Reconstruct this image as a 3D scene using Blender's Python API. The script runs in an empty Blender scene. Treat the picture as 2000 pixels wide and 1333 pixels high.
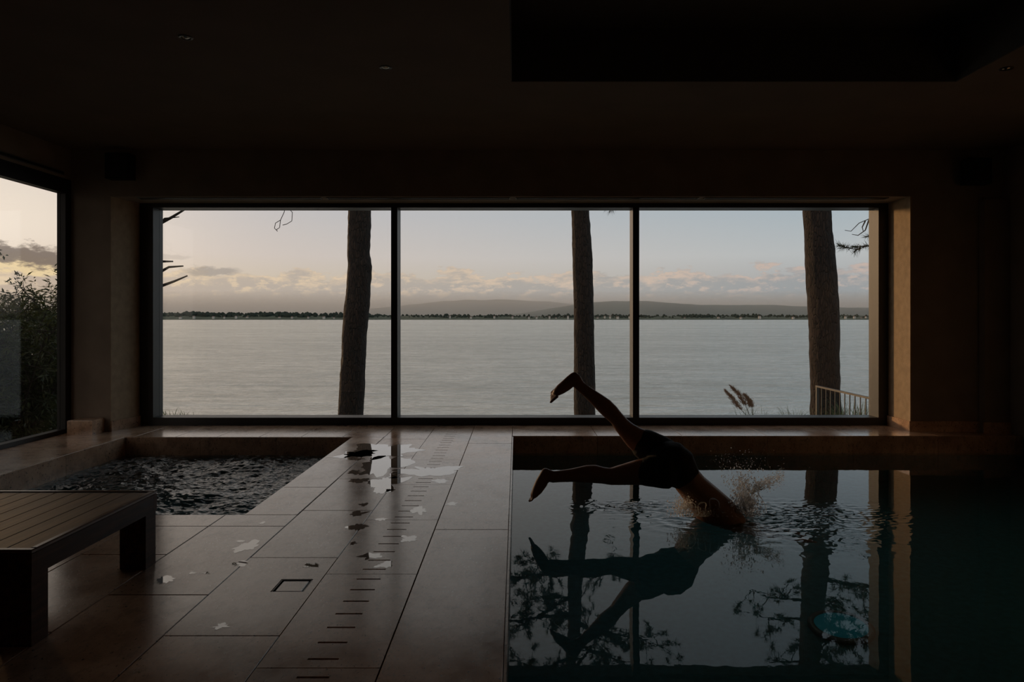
import bpy, bmesh, math, random
from mathutils import Vector, Matrix, noise

scene = bpy.context.scene
C = scene.collection
R = random.Random(7)

# ------------------------------------------------------------------ camera, sky, sun, exposure
F = 1333.333          # focal length in pixels of the 2000 x 1333 frame (24 mm on 36 mm)
H = 1.35              # eye height above the floor
VX, VY = 1009.0, 622.0

cam_d = bpy.data.cameras.new('camera')
cam = bpy.data.objects.new('camera', cam_d)
C.objects.link(cam)
cam_d.sensor_width = 36.0
cam_d.lens = 24.0
cam_d.shift_x = -(VX - 1000.0) / 2000.0
cam_d.shift_y = -(666.5 - VY) / 2000.0
cam_d.clip_start = 0.05
cam_d.clip_end = 30000
cam.location = (0, 0, H)
cam.rotation_euler = (math.pi / 2, 0, 0)
scene.camera = cam

scene.view_settings.view_transform = 'Standard'
scene.view_settings.look = 'None'
scene.view_settings.gamma = 1.0
scene.view_settings.use_curve_mapping = False
scene.view_settings.exposure = 0.0
scene.cycles.use_denoising = True
scene.cycles.sample_clamp_indirect = 4.0
scene.cycles.use_adaptive_sampling = True
scene.cycles.adaptive_threshold = 0.03
scene.cycles.adaptive_min_samples = 20
scene.cycles.max_bounces = 8
scene.cycles.diffuse_bounces = 4
scene.cycles.glossy_bounces = 4
scene.cycles.transmission_bounces = 6
scene.cycles.transparent_max_bounces = 12

SUN_AZ, SUN_EL = math.radians(-44.0), math.radians(6.6)   # the sun itself, veiled by cloud just beyond the side window's edge
GLOW_AZ, GLOW_EL = -38.0, 6.4


def lin(r, g, b):
    def f(c):
        c /= 255.0
        return c / 12.92 if c <= 0.04045 else ((c + 0.055) / 1.055) ** 2.4
    return (f(r), f(g), f(b), 1.0)


class NT:
    """Small helper for wiring node trees."""

    def __init__(self, tree):
        self.t = tree
        self.n = tree.nodes
        self.l = tree.links

    def add(self, kind, ins=None, **props):
        nd = self.n.new(kind)
        for k, v in props.items():
            setattr(nd, k, v)
        for k, v in (ins or {}).items():
            self.set(nd.inputs[k], v)
        return nd

    def set(self, sock, v):
        if isinstance(v, bpy.types.NodeSocket):
            self.l.new(v, sock)
        elif isinstance(v, bpy.types.Node):
            self.l.new(v.outputs[0], sock)
        else:
            sock.default_value = v

    def math(self, op, a, b=0.0, c=0.0, clamp=False):
        nd = self.n.new('ShaderNodeMath')
        nd.operation = op
        nd.use_clamp = clamp
        for i, v in enumerate((a, b, c)):
            self.set(nd.inputs[i], v)
        return nd.outputs[0]

    def remap(self, v, a, b, c=0.0, d=1.0, smooth=False):
        nd = self.n.new('ShaderNodeMapRange')
        nd.clamp = True
        if smooth:
            nd.interpolation_type = 'SMOOTHSTEP'
        for i, x in enumerate((v, a, b, c, d)):
            self.set(nd.inputs[i], x)
        return nd.outputs[0]

    def mix(self, fac, a, b, mode='MIX'):
        nd = self.n.new('ShaderNodeMix')
        nd.data_type = 'RGBA'
        nd.blend_type = mode
        nd.clamp_factor = True
        self.set(nd.inputs[0], fac)
        self.set(nd.inputs[6], a)
        self.set(nd.inputs[7], b)
        return nd.outputs[2]

    def ramp(self, fac, stops, interp='LINEAR'):
        nd = self.n.new('ShaderNodeValToRGB')
        cr = nd.color_ramp
        cr.interpolation = interp
        while len(cr.elements) < len(stops):
            cr.elements.new(0.5)
        for e, (p, col) in zip(cr.elements, stops):
            e.position = p
            e.color = col
        self.set(nd.inputs[0], fac)
        return nd.outputs[0]


def build_world():
    w = bpy.data.worlds.new('evening_sky')
    scene.world = w
    w.use_nodes = True
    t = NT(w.node_tree)
    t.n.clear()
    out = t.add('ShaderNodeOutputWorld')
    bg = t.add('ShaderNodeBackground')
    t.l.new(bg.outputs[0], out.inputs[0])
    co = t.add('ShaderNodeTexCoord').outputs['Generated']
    sep = t.add('ShaderNodeSeparateXYZ', {0: co})
    x, y, z = sep.outputs
    DEG = 180.0 / math.pi
    az = t.math('MULTIPLY', t.math('ARCTAN2', x, y), DEG)
    el = t.math('MULTIPLY', t.math('ARCSINE', z), DEG)
    # wobble the layers so that the bands are not ruler straight
    cv = t.add('ShaderNodeCombineXYZ', {0: t.math('MULTIPLY', az, 0.24), 1: t.math('MULTIPLY', el, 0.62), 2: 0.0}).outputs[0]
    n1 = t.add('ShaderNodeTexNoise', {'Vector': cv, 'Scale': 1.0, 'Detail': 8.0, 'Roughness': 0.64}).outputs[0]
    cv2 = t.add('ShaderNodeCombineXYZ', {0: t.math('MULTIPLY', az, 0.33), 1: t.math('MULTIPLY', el, 1.3), 2: 3.7}).outputs[0]
    n2 = t.add('ShaderNodeTexNoise', {'Vector': cv2, 'Scale': 1.0, 'Detail': 6.0, 'Roughness': 0.6}).outputs[0]
    cv3 = t.add('ShaderNodeCombineXYZ', {0: t.math('MULTIPLY', az, 0.7), 1: t.math('MULTIPLY', el, 1.6), 2: 9.1}).outputs[0]
    n3 = t.add('ShaderNodeTexNoise', {'Vector': cv3, 'Scale': 1.0, 'Detail': 7.0, 'Roughness': 0.66}).outputs[0]
    e = t.math('MULTIPLY', el, 1.0 / 30.0)

    def S(d):
        return d / 30.0
    warm = t.ramp(e, [(0.0, lin(160, 148, 138)), (S(1.4), lin(172, 160, 151)), (S(3.0), lin(208, 190, 168)), (S(5.0), lin(207, 192, 182)),
                      (S(8.5), lin(196, 188, 186)), (S(16), lin(200, 187, 175)), (1.0, lin(172, 164, 158))])
    cool = t.ramp(e, [(0.0, lin(128, 137, 140)), (S(1.4), lin(140, 146, 148)), (S(3.0), lin(166, 166, 166)), (S(5.0), lin(178, 181, 182)),
                      (S(8.5), lin(163, 174, 181)), (S(16), lin(146, 158, 166)), (1.0, lin(126, 140, 150))])
    side = t.remap(az, -30.0, 24.0, 0.0, 1.0)
    base = t.mix(side, warm, cool)
    # the glow round the veiled sun
    da = t.math('SUBTRACT', az, GLOW_AZ)
    de = t.math('SUBTRACT', el, GLOW_EL)
    d2 = t.math('ADD', t.math('POWER', t.math('DIVIDE', da, 11.0), 2.0), t.math('POWER', t.math('DIVIDE', de, 6.0), 2.0))
    glow = t.math('POWER', 2.718, t.math('MULTIPLY', d2, -1.0))
    base = t.mix(glow, base, lin(238, 222, 205))
    # orange haze low under the sun
    d3 = t.math('ADD', t.math('POWER', t.math('DIVIDE', da, 9.0), 2.0), t.math('POWER', t.math('DIVIDE', t.math('SUBTRACT', el, 1.6), 2.2), 2.0))
    og = t.math('POWER', 2.718, t.math('MULTIPLY', d3, -1.0))
    base = t.mix(t.math('MULTIPLY', og, 0.9), base, lin(196, 158, 112))
    # bank of cumulus: lit tops, grey bodies
    toph = t.math('ADD', t.math('MULTIPLY', n1, 6.4), 0.55)      # top of the bank in degrees
    d = t.math('SUBTRACT', toph, el)
    inside = t.remap(d, -0.10, 0.28, 0.0, 1.0, True)
    rim = t.math('MULTIPLY', inside, t.remap(d, 0.2, 1.1, 1.0, 0.0, True))
    low = t.remap(el, 0.1, 1.6, 0.35, 1.0)
    body = t.mix(side, lin(186, 170, 156), lin(148, 151, 153))
    base = t.mix(t.math('MULTIPLY', t.math('MULTIPLY', inside, low), 0.8), base, body)
    tops = t.mix(side, lin(224, 200, 168), lin(190, 172, 163))
    base = t.mix(t.math('MULTIPLY', t.math('MULTIPLY', rim, t.remap(n2, 0.36, 0.55)), 1.0), base, tops)
    # streaks inside the bank
    st = t.math('MULTIPLY', t.remap(n3, 0.50, 0.64, 0.0, 1.0, True), t.math('MULTIPLY', inside, t.remap(el, 1.2, 2.4)))
    base = t.mix(t.math('MULTIPLY', st, 0.75), base, tops)
    # the dark cloud bar in front of the sun and a small one to the right of it
    wob = t.math('MULTIPLY', t.math('SUBTRACT', n3, 0.5), 3.2)
    wob2 = t.math('MULTIPLY', t.math('SUBTRACT', n2, 0.5), 2.6)
    for (ca, ce, ra, re_, tilt, amt, col) in ((-36.5, 3.75, 7.0, 0.75, -0.12, 0.9, lin(232, 206, 160)), (-36.0, 4.35, 6.5, 0.75, -0.12, 0.95, lin(126, 112, 102)), (-24.2, 3.6, 2.0, 0.36, 0.02, 0.75, lin(160, 150, 142)),
                                     (-30.0, 3.3, 1.8, 0.4, 0.0, 0.5, lin(160, 146, 134)), (-27.0, 4.6, 1.6, 0.25, 0.0, 0.35, lin(170, 158, 148))):
        a_ = t.math('ADD', t.math('SUBTRACT', az, ca), wob2)
        e_ = t.math('SUBTRACT', t.math('SUBTRACT', el, ce), t.math('MULTIPLY', a_, tilt))
        e_ = t.math('ADD', e_, t.math('MULTIPLY', wob, re_))
        q = t.math('ADD', t.math('POWER', t.math('DIVIDE', a_, ra), 2.0), t.math('POWER', t.math('DIVIDE', e_, re_), 2.0))
        m = t.remap(q, 0.2, 1.3, 1.0, 0.0, True)
        base = t.mix(t.math('MULTIPLY', m, amt), base, col)
    # below the horizon: dull ground colour
    base = t.mix(t.remap(el, -1.5, -0.2, 1.0, 0.0), base, lin(70, 68, 62))
    t.l.new(base, bg.inputs[0])
    bg.inputs[1].default_value = 1.12


build_world()

sun_d = bpy.data.lights.new('low_sun', 'SUN')
sun_d.energy = 1.25
sun_d.color = (1.0, 0.60, 0.28)
sun_d.angle = math.radians(5.0)
sun = bpy.data.objects.new('low_sun', sun_d)
C.objects.link(sun)
sd = Vector((math.sin(SUN_AZ) * math.cos(SUN_EL), math.cos(SUN_AZ) * math.cos(SUN_EL), math.sin(SUN_EL)))
sun.rotation_euler = sd.to_track_quat('Z', 'Y').to_euler()
sun.location = (-20, 30, 8)


# ------------------------------------------------------------------ helpers
def pix(px, py, Y):
    """a pixel and a distance -> world point"""
    return Vector(((px - VX) / F * Y, Y, H - (py - VY) / F * Y))


def on_z(px, py, z=0.0):
    Y = F * (H - z) / (py - VY)
    return Vector(((px - VX) / F * Y, Y, z))


def tag(o, label=None, cat=None, group=None, kind=None):
    if label:
        o['label'] = label
    if cat:
        o['category'] = cat
    if group:
        o['group'] = group
    if kind:
        o['kind'] = kind
    return o


def empty(name, loc=(0, 0, 0), parent=None):
    o = bpy.data.objects.new(name, None)
    C.objects.link(o)
    o.location = loc
    o.empty_display_size = 0.1
    if parent:
        o.parent = parent
    return o


def link(name, me, mat, parent=None, loc=None, smooth=False):
    if mat is not None and not me.materials:
        me.materials.append(mat)
    if smooth:
        me.polygons.foreach_set('use_smooth', [True] * len(me.polygons))
    o = bpy.data.objects.new(name, me)
    C.objects.link(o)
    if parent:
        o.parent = parent
        if loc is None:
            # vertices are given in world space: take the parent's place out
            o.matrix_parent_inverse = Matrix.Translation(-world_loc(parent))
    if loc is not None:
        o.location = loc
    return o


def world_loc(o):
    v = Vector(o.location)
    p = o.parent
    while p:
        v = v + Vector(p.location)
        p = p.parent
    return v


class MB:
    def __init__(self):
        self.v = []
        self.f = []

    def add(self, vs, fs):
        b = len(self.v)
        self.v += [tuple(p) for p in vs]
        self.f += [tuple(i + b for i in q) for q in fs]
        return self

    def box(self, a, b):
        (x0, y0, z0), (x1, y1, z1) = a, b
        x0, x1 = min(x0, x1), max(x0, x1)
        y0, y1 = min(y0, y1), max(y0, y1)
        z0, z1 = min(z0, z1), max(z0, z1)
        vs = [(x0, y0, z0), (x1, y0, z0), (x1, y1, z0), (x0, y1, z0), (x0, y0, z1), (x1, y0, z1), (x1, y1, z1), (x0, y1, z1)]
        return self.add(vs, [(0, 3, 2, 1), (4, 5, 6, 7), (0, 1, 5, 4), (1, 2, 6, 5), (2, 3, 7, 6), (3, 0, 4, 7)])

    def cbox(self, a, b, c=0.003):
        """box with chamfered top edges"""
        (x0, y0, z0), (x1, y1, z1) = a, b
        vs = [(x0, y0, z0), (x1, y0, z0), (x1, y1, z0), (x0, y1, z0),
              (x0, y0, z1 - c), (x1, y0, z1 - c), (x1, y1, z1 - c), (x0, y1, z1 - c),
              (x0 + c, y0 + c, z1), (x1 - c, y0 + c, z1), (x1 - c, y1 - c, z1), (x0 + c, y1 - c, z1)]
        return self.add(vs, [(0, 3, 2, 1), (0, 1, 5, 4), (1, 2, 6, 5), (2, 3, 7, 6), (3, 0, 4, 7),
                             (4, 5, 9, 8), (5, 6, 10, 9), (6, 7, 11, 10), (7, 4, 8, 11), (8, 9, 10, 11)])

    def tube(self, pts, rads, n=8, cap=True):
        pts = [Vector(p) for p in pts]
        if not isinstance(rads, (list, tuple)):
            rads = [rads] * len(pts)
        base = len(self.v)
        up = Vector((0, 0, 1))
        prev = None
        for i, p in enumerate(pts):
            tg = (pts[min(i + 1, len(pts) - 1)] - pts[max(i - 1, 0)])
            if tg.length < 1e-9:
                tg = Vector((0, 0, 1))
            tg.normalize()
            if prev is None:
                ref = up if abs(tg.z) < 0.9 else Vector((1, 0, 0))
                u = tg.cross(ref).normalized()
            else:
                u = (prev - tg * prev.dot(tg))
                u = u.normalized() if u.length > 1e-6 else tg.cross(up).normalized()
            prev = u
            w = tg.cross(u)
            for k in range(n):
                a = 2 * math.pi * k / n
                self.v.append(tuple(p + (u * math.cos(a) + w * math.sin(a)) * rads[i]))
        for i in range(len(pts) - 1):
            for k in range(n):
                a, b = base + i * n + k, base + i * n + (k + 1) % n
                self.f.append((a, b, b + n, a + n))
        if cap:
            self.f.append(tuple(base + k for k in reversed(range(n))))
            self.f.append(tuple(base + (len(pts) - 1) * n + k for k in range(n)))
        return self

    def lathe(self, c, prof, n=24, axis='z'):
        base = len(self.v)
        for (r, h) in prof:
            for k in range(n):
                a = 2 * math.pi * k / n
                q = (r * math.cos(a), r * math.sin(a), h)
                if axis == 'y':
                    q = (q[0], q[2], q[1])
                self.v.append((c[0] + q[0], c[1] + q[1], c[2] + q[2]))
        for i in range(len(prof) - 1):
            for k in range(n):
                a, b = base + i * n + k, base + i * n + (k + 1) % n
                self.f.append((a, b, b + n, a + n))
        return self

    def mesh(self, name):
        me = bpy.data.meshes.new(name)
        me.from_pydata(self.v, [], self.f)
        me.update()
        return me

    def build(self, name, mat, parent=None, smooth=False):
        return link(name, self.mesh(name), mat, parent, smooth=smooth)


# ------------------------------------------------------------------ materials
M = {}


def new_mat(name):
    m = bpy.data.materials.new(name)
    m.use_nodes = True
    t = NT(m.node_tree)
    b = t.n['Principled BSDF']
    return m, t, b


def simple(name, col, rough=0.6, metal=0.0, var=0.25, scale=6.0, bump=0.0, bscale=40.0, spec=0.5, coords='Object'):
    m, t, b = new_mat(name)
    co = t.add('ShaderNodeTexCoord').outputs[coords]
    n = t.add('ShaderNodeTexNoise', {'Vector': co, 'Scale': scale, 'Detail': 5.0}).outputs[0]
    k = t.remap(n, 0.3, 0.7, 1.0 - var, 1.0 + var)
    c = t.add('ShaderNodeVectorMath', {0: tuple(col[:3]), 1: t.add('ShaderNodeCombineXYZ', {0: k, 1: k, 2: k}).outputs[0]}, operation='MULTIPLY').outputs[0]
    t.set(b.inputs['Base Color'], c)
    b.inputs['Roughness'].default_value = rough
    b.inputs['Metallic'].default_value = metal
    b.inputs['Specular IOR Level'].default_value = spec
    if bump:
        n2 = t.add('ShaderNodeTexNoise', {'Vector': co, 'Scale': bscale, 'Detail': 4.0}).outputs[0]
        bp = t.add('ShaderNodeBump', {'Height': n2, 'Strength': bump, 'Distance': 0.01})
        t.set(b.inputs['Normal'], bp.outputs[0])
    M[name] = m
    return m


def travertine():
    m, t, b = new_mat('travertine')
    co = t.add('ShaderNodeTexCoord').outputs['Object']
    n1 = t.add('ShaderNodeTexNoise', {'Vector': co, 'Scale': 3.0, 'Detail': 8.0, 'Roughness': 0.65}).outputs[0]
    st = t.add('ShaderNodeMapping', {'Vector': co, 'Scale': (16.0, 9.0, 9.0)}).outputs[0]
    n2 = t.add('ShaderNodeTexNoise', {'Vector': st, 'Scale': 1.0, 'Detail': 6.0, 'Roughness': 0.7}).outputs[0]
    vo = t.add('ShaderNodeTexNoise', {'Vector': st, 'Scale': 4.5, 'Detail': 4.0, 'Roughness': 0.6}).outputs[0]
    c = t.ramp(n1, [(0.3, (0.42, 0.255, 0.165, 1)), (0.55, (0.68, 0.44, 0.295, 1)), (0.75, (0.78, 0.55, 0.39, 1))])
    c = t.mix(t.remap(n2, 0.5, 0.75), c, (0.30, 0.20, 0.14, 1))
    ri = t.add('ShaderNodeObjectInfo').outputs['Random']
    k = t.remap(ri, 0.0, 1.0, 0.86, 1.12)
    c = t.mix(1.0, c, t.add('ShaderNodeCombineXYZ', {0: k, 1: k, 2: k}).outputs[0], 'MULTIPLY')
    pits = t.remap(vo, 0.60, 0.68, 0.0, 1.0)
    c = t.mix(pits, c, (0.07, 0.05, 0.04, 1))
    t.set(b.inputs['Base Color'], c)
    t.set(b.inputs['Roughness'], t.remap(t.math('ADD', n1, t.math('MULTIPLY', n2, 0.6)), 0.5, 1.1, 0.13, 0.30))
    b.inputs['Specular IOR Level'].default_value = 1.0
    b.inputs['Coat Weight'].default_value = 0.3
    b.inputs['Coat Roughness'].default_value = 0.12
    b.inputs['Coat IOR'].default_value = 1.4
    b.inputs['Specular Tint'].default_value = (1.0, 0.91, 0.84, 1)
    hgt = t.math('MULTIPLY', n2, 0.5)
    bp = t.add('ShaderNodeBump', {'Height': hgt, 'Strength': 0.13, 'Distance': 0.01})
    t.set(b.inputs['Normal'], bp.outputs[0])
    M['travertine'] = m


def water_mat(name, tint, bumps=(), rough=0.0):
    m, t, b = new_mat(name)
    b.inputs['Base Color'].default_value = tint
    b.inputs['Roughness'].default_value = rough
    b.inputs['IOR'].default_value = 1.333
    b.inputs['Transmission Weight'].default_value = 1.0
    co = t.add('ShaderNodeTexCoord').outputs['Object']
    nrm = None
    for (sx, sy, strength, dist) in bumps:
        mp = t.add('ShaderNodeMapping', {'Vector': co, 'Scale': (sx, sy, sx)}).outputs[0]
        n = t.add('ShaderNodeTexNoise', {'Vector': mp, 'Scale': 1.0, 'Detail': 3.0}).outputs[0]
        bp = t.add('ShaderNodeBump', {'Height': n, 'Strength': strength, 'Distance': dist})
        if nrm:
            t.set(bp.inputs['Normal'], nrm)
        nrm = bp.outputs[0]
    if nrm:
        t.set(b.inputs['Normal'], nrm)
    M[name] = m
    return m, t, b


def glass_mat():
    m = bpy.data.materials.new('window_glass')
    m.use_nodes = True
    t = NT(m.node_tree)
    t.n.clear()
    out = t.add('ShaderNodeOutputMaterial')
    tr = t.add('ShaderNodeBsdfTransparent', {0: (0.985, 0.99, 0.987, 1)})
    gl = t.add('ShaderNodeBsdfGlossy', {'Roughness': 0.0})
    ge = t.add('ShaderNodeNewGeometry')
    dt = t.add('ShaderNodeVectorMath', {0: ge.outputs['Normal'], 1: ge.outputs['Incoming']}, operation='DOT_PRODUCT').outputs['Value']
    om = t.math('SUBTRACT', 1.0, t.math('ABSOLUTE', dt), clamp=True)
    fr = t.math('ADD', 0.03, t.math('MULTIPLY', t.math('POWER', om, 5.0), 0.9))
    mx = t.add('ShaderNodeMixShader', {0: fr})
    t.l.new(tr.outputs[0], mx.inputs[1])
    t.l.new(gl.outputs[0], mx.inputs[2])
    t.l.new(mx.outputs[0], out.inputs[0])
    M['glass'] = m


def lake_mat():
    m, t, b = new_mat('lake_water')
    co = t.add('ShaderNodeTexCoord').outputs['Object']
    nrm = None
    for (sx, sy, dist) in ((1.3, 3.2, 0.16), (0.30, 0.95, 0.5), (0.05, 0.18, 1.2)):
        mp = t.add('ShaderNodeMapping', {'Vector': co, 'Scale': (sx, sy, 1.0), 'Rotation': (0, 0, 0.12)}).outputs[0]
        n = t.add('ShaderNodeTexNoise', {'Vector': mp, 'Scale': 1.0, 'Detail': 4.0, 'Roughness': 0.6}).outputs[0]
        bp = t.add('ShaderNodeBump', {'Height': n, 'Strength': 0.55, 'Distance': dist})
        if nrm:
            t.set(bp.inputs['Normal'], nrm)
        nrm = bp.outputs[0]
    # wind patches and wavelets: their light and dark streaks painted into the gloss mix
    ripple_glints = 0.0
    for (sx, sy, amt) in ((0.004, 0.03, 0.22), (0.03, 0.14, 0.20), (0.14, 0.50, 0.32), (0.6, 2.0, 0.46), (2.4, 7.0, 0.30)):
        mp = t.add('ShaderNodeMapping', {'Vector': co, 'Scale': (sx, sy, 1.0), 'Rotation': (0, 0, 0.06)}).outputs[0]
        n = t.add('ShaderNodeTexNoise', {'Vector': mp, 'Scale': 1.0, 'Detail': 3.0, 'Roughness': 0.6}).outputs[0]
        ripple_glints = t.math('ADD', t.math('MULTIPLY', t.math('SUBTRACT', n, 0.5), amt * 3.2), ripple_glints)
    df = t.add('ShaderNodeBsdfDiffuse', {0: (0.24, 0.26, 0.24, 1)})
    gl = t.add('ShaderNodeBsdfGlossy', {0: (1.0, 1.0, 0.97, 1), 'Roughness': 0.12, 'Normal': nrm})
    ge = t.add('ShaderNodeLayerWeight', {'Blend': 0.5, 'Normal': nrm}).outputs['Facing']
    fac = t.math('MULTIPLY', t.math('POWER', ge, 2.0), t.math('ADD', 0.92, t.math('MULTIPLY', ripple_glints, 0.62)), clamp=True)
    mx = t.add('ShaderNodeMixShader', {0: fac})
    t.l.new(df.outputs[0], mx.inputs[1])
    t.l.new(gl.outputs[0], mx.inputs[2])
    t.l.new(mx.outputs[0], t.n['Material Output'].inputs[0])
    M['lake'] = m


def bark_mat():
    m, t, b = new_mat('pine_bark')
    co = t.add('ShaderNodeTexCoord').outputs['Object']
    mp = t.add('ShaderNodeMapping', {'Vector': co, 'Scale': (9.0, 9.0, 2.2)}).outputs[0]
    vo = t.add('ShaderNodeTexVoronoi', {'Vector': mp, 'Scale': 2.2}, feature='DISTANCE_TO_EDGE').outputs[0]
    n = t.add('ShaderNodeTexNoise', {'Vector': mp, 'Scale': 2.0, 'Detail': 6.0}).outputs[0]
    c = t.mix(t.remap(n, 0.35, 0.65), (0.022, 0.015, 0.012, 1), (0.05, 0.030, 0.021, 1))
    c = t.mix(t.remap(vo, 0.0, 0.09, 1.0, 0.0), c, (0.009, 0.007, 0.006, 1))
    t.set(b.inputs['Base Color'], c)
    b.inputs['Roughness'].default_value = 0.9
    hgt = t.math('ADD', t.remap(vo, 0.0, 0.15), t.math('MULTIPLY', n, 0.5))
    bp = t.add('ShaderNodeBump', {'Height': hgt, 'Strength': 0.8, 'Distance': 0.03})
    t.set(b.inputs['Normal'], bp.outputs[0])
    M['bark'] = m


def wood_mat():
    m, t, b = new_mat('dark_bench_wood')
    co = t.add('ShaderNodeTexCoord').outputs['Object']
    mp = t.add('ShaderNodeMapping', {'Vector': co, 'Scale': (16.0, 1.2, 16.0)}).outputs[0]
    n = t.add('ShaderNodeTexNoise', {'Vector': mp, 'Scale': 2.0, 'Detail': 6.0, 'Roughness': 0.6}).outputs[0]
    c = t.ramp(n, [(0.3, (0.030, 0.012, 0.006, 1)), (0.52, (0.080, 0.034, 0.016, 1)), (0.72, (0.16, 0.072, 0.034, 1))])
    ri = t.add('ShaderNodeObjectInfo').outputs['Random']
    k = t.remap(ri, 0.0, 1.0, 0.7, 1.2)
    c = t.mix(1.0, c, t.add('ShaderNodeCombineXYZ', {0: k, 1: k, 2: k}).outputs[0], 'MULTIPLY')
    t.set(b.inputs['Base Color'], c)
    b.inputs['Roughness'].default_value = 0.5
    b.inputs['Specular IOR Level'].default_value = 0.3
    bp = t.add('ShaderNodeBump', {'Height': n, 'Strength': 0.1, 'Distance': 0.004})
    t.set(b.inputs['Normal'], bp.outputs[0])
    M['wood'] = m


def jacuzzi_mat():
    m, t, b = water_mat('whirlpool_water', (0.35, 0.45, 0.46, 1), ((24, 30, 0.35, 0.010),), 0.02)
    co = t.add('ShaderNodeTexCoord').outputs['Object']
    n = t.add('ShaderNodeTexNoise', {'Vector': co, 'Scale': 16.0, 'Detail': 6.0, 'Roughness': 0.7}).outputs[0]
    n2 = t.add('ShaderNodeTexNoise', {'Vector': co, 'Scale': 1.3, 'Detail': 2.0}).outputs[0]
    foam = t.math('MULTIPLY', t.remap(n, 0.46, 0.66), t.remap(n2, 0.36, 0.58))
    d = t.add('ShaderNodeBsdfDiffuse', {0: (0.8, 0.82, 0.82, 1)})
    mx = t.add('ShaderNodeMixShader', {0: t.math('MULTIPLY', foam, 0.75)})
    t.l.new(b.outputs[0], mx.inputs[1])
    t.l.new(d.outputs[0], mx.inputs[2])
    t.l.new(mx.outputs[0], t.n['Material Output'].inputs[0])


def splash_mat():
    m, t, b = new_mat('splash_water')
    b.inputs['Base Color'].default_value = (0.95, 0.95, 0.95, 1)
    b.inputs['Roughness'].default_value = 0.12
    b.inputs['IOR'].default_value = 1.333
    b.inputs['Transmission Weight'].default_value = 0.9
    tl = t.add('ShaderNodeBsdfTranslucent', {0: (0.85, 0.85, 0.85, 1)})
    mx = t.add('ShaderNodeMixShader', {0: 0.33})
    t.l.new(b.outputs[0], mx.inputs[1])
    t.l.new(tl.outputs[0], mx.inputs[2])
    t.l.new(mx.outputs[0], t.n['Material Output'].inputs[0])
    M['splash'] = m


def leaf_mat(name, c0, c1, trans=0.35):
    m, t, b = new_mat(name)
    ge = t.add('ShaderNodeNewGeometry').outputs['Random Per Island']
    c = t.mix(ge, c0, c1)
    t.set(b.inputs['Base Color'], c)
    b.inputs['Roughness'].default_value = 0.55
    tl = t.add('ShaderNodeBsdfTranslucent', {0: c})
    mx = t.add('ShaderNodeMixShader', {0: trans})
    t.l.new(b.outputs[0], mx.inputs[1])
    t.l.new(tl.outputs[0], mx.inputs[2])
    t.l.new(mx.outputs[0], t.n['Material Output'].inputs[0])
    M[name] = m


travertine()
glass_mat()
lake_mat()
bark_mat()
wood_mat()
jacuzzi_mat()
splash_mat()
water_mat('pool_water', (0.55, 0.80, 0.84, 1), ((7, 7, 0.05, 0.004),))
pm = simple('puddle_water', (0.46, 0.34, 0.25), 0.015, var=0.12, scale=8, spec=1.0)
pm.node_tree.nodes['Principled BSDF'].inputs['Coat Weight'].default_value = 1.0
pm.node_tree.nodes['Principled BSDF'].inputs['Coat Roughness'].default_value = 0.0
pm.node_tree.nodes['Principled BSDF'].inputs['Coat IOR'].default_value = 1.5
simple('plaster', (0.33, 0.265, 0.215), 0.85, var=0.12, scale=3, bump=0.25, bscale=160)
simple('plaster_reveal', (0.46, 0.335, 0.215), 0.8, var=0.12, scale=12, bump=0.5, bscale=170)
simple('ceiling_paint', (0.20, 0.145, 0.11), 0.9, var=0.08, scale=2)
simple('recess_dark', (0.09, 0.09, 0.095), 0.8, var=0.1)
simple('grout', (0.05, 0.038, 0.03), 0.9)
simple('frame_metal', (0.022, 0.021, 0.021), 0.42, 0.0, var=0.1, scale=4)
simple('bead_metal', (0.22, 0.21, 0.195), 0.45, 0.2, var=0.1, scale=4)
simple('black_plastic', (0.008, 0.008, 0.008), 0.6, var=0.1)
simple('pool_mosaic', (0.05, 0.20, 0.22), 0.5, var=0.2, scale=20)
simple('skin', (0.30, 0.155, 0.10), 0.45, var=0.12, scale=18, bump=0.05, bscale=60)
simple('shorts_cloth', (0.012, 0.013, 0.015), 0.8, var=0.2, scale=30, bump=0.3, bscale=50)
simple('hair', (0.02, 0.014, 0.01), 0.5, var=0.3, scale=80)
simple('bank_soil', (0.075, 0.085, 0.045), 0.95, var=0.4, scale=0.8, bump=0.6, bscale=5)
simple('rail_steel', (0.075, 0.066, 0.056), 0.5, 0.3, var=0.1)
simple('twig', (0.035, 0.025, 0.02), 0.9, var=0.2)
simple('plume', (0.27, 0.155, 0.09), 0.9, var=0.25, scale=20)
simple('far_shore', (0.085, 0.10, 0.065), 0.95, var=0.35, scale=0.02)
simple('far_trees', (0.030, 0.042, 0.030), 0.95, var=0.35, scale=0.03)
simple('hill_grass', (0.10, 0.125, 0.10), 0.95, var=0.25, scale=0.004)
simple('house_wall', (0.62, 0.58, 0.53), 0.8, var=0.1, scale=0.2)
simple('house_roof', (0.22, 0.14, 0.11), 0.8, var=0.2, scale=0.2)
simple('lamp_metal', (0.06, 0.045, 0.04), 0.3, 0.7, var=0.1)
simple('chrome_lens', (0.55, 0.53, 0.5), 0.12, 1.0, var=0.05)
leaf_mat('needles', (0.030, 0.040, 0.018, 1), (0.06, 0.065, 0.03, 1), 0.25)
leaf_mat('shrub_leaf', (0.030, 0.042, 0.014, 1), (0.075, 0.085, 0.028, 1), 0.35)
leaf_mat('reed_leaf', (0.06, 0.10, 0.03, 1), (0.13, 0.17, 0.06, 1), 0.4)

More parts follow.
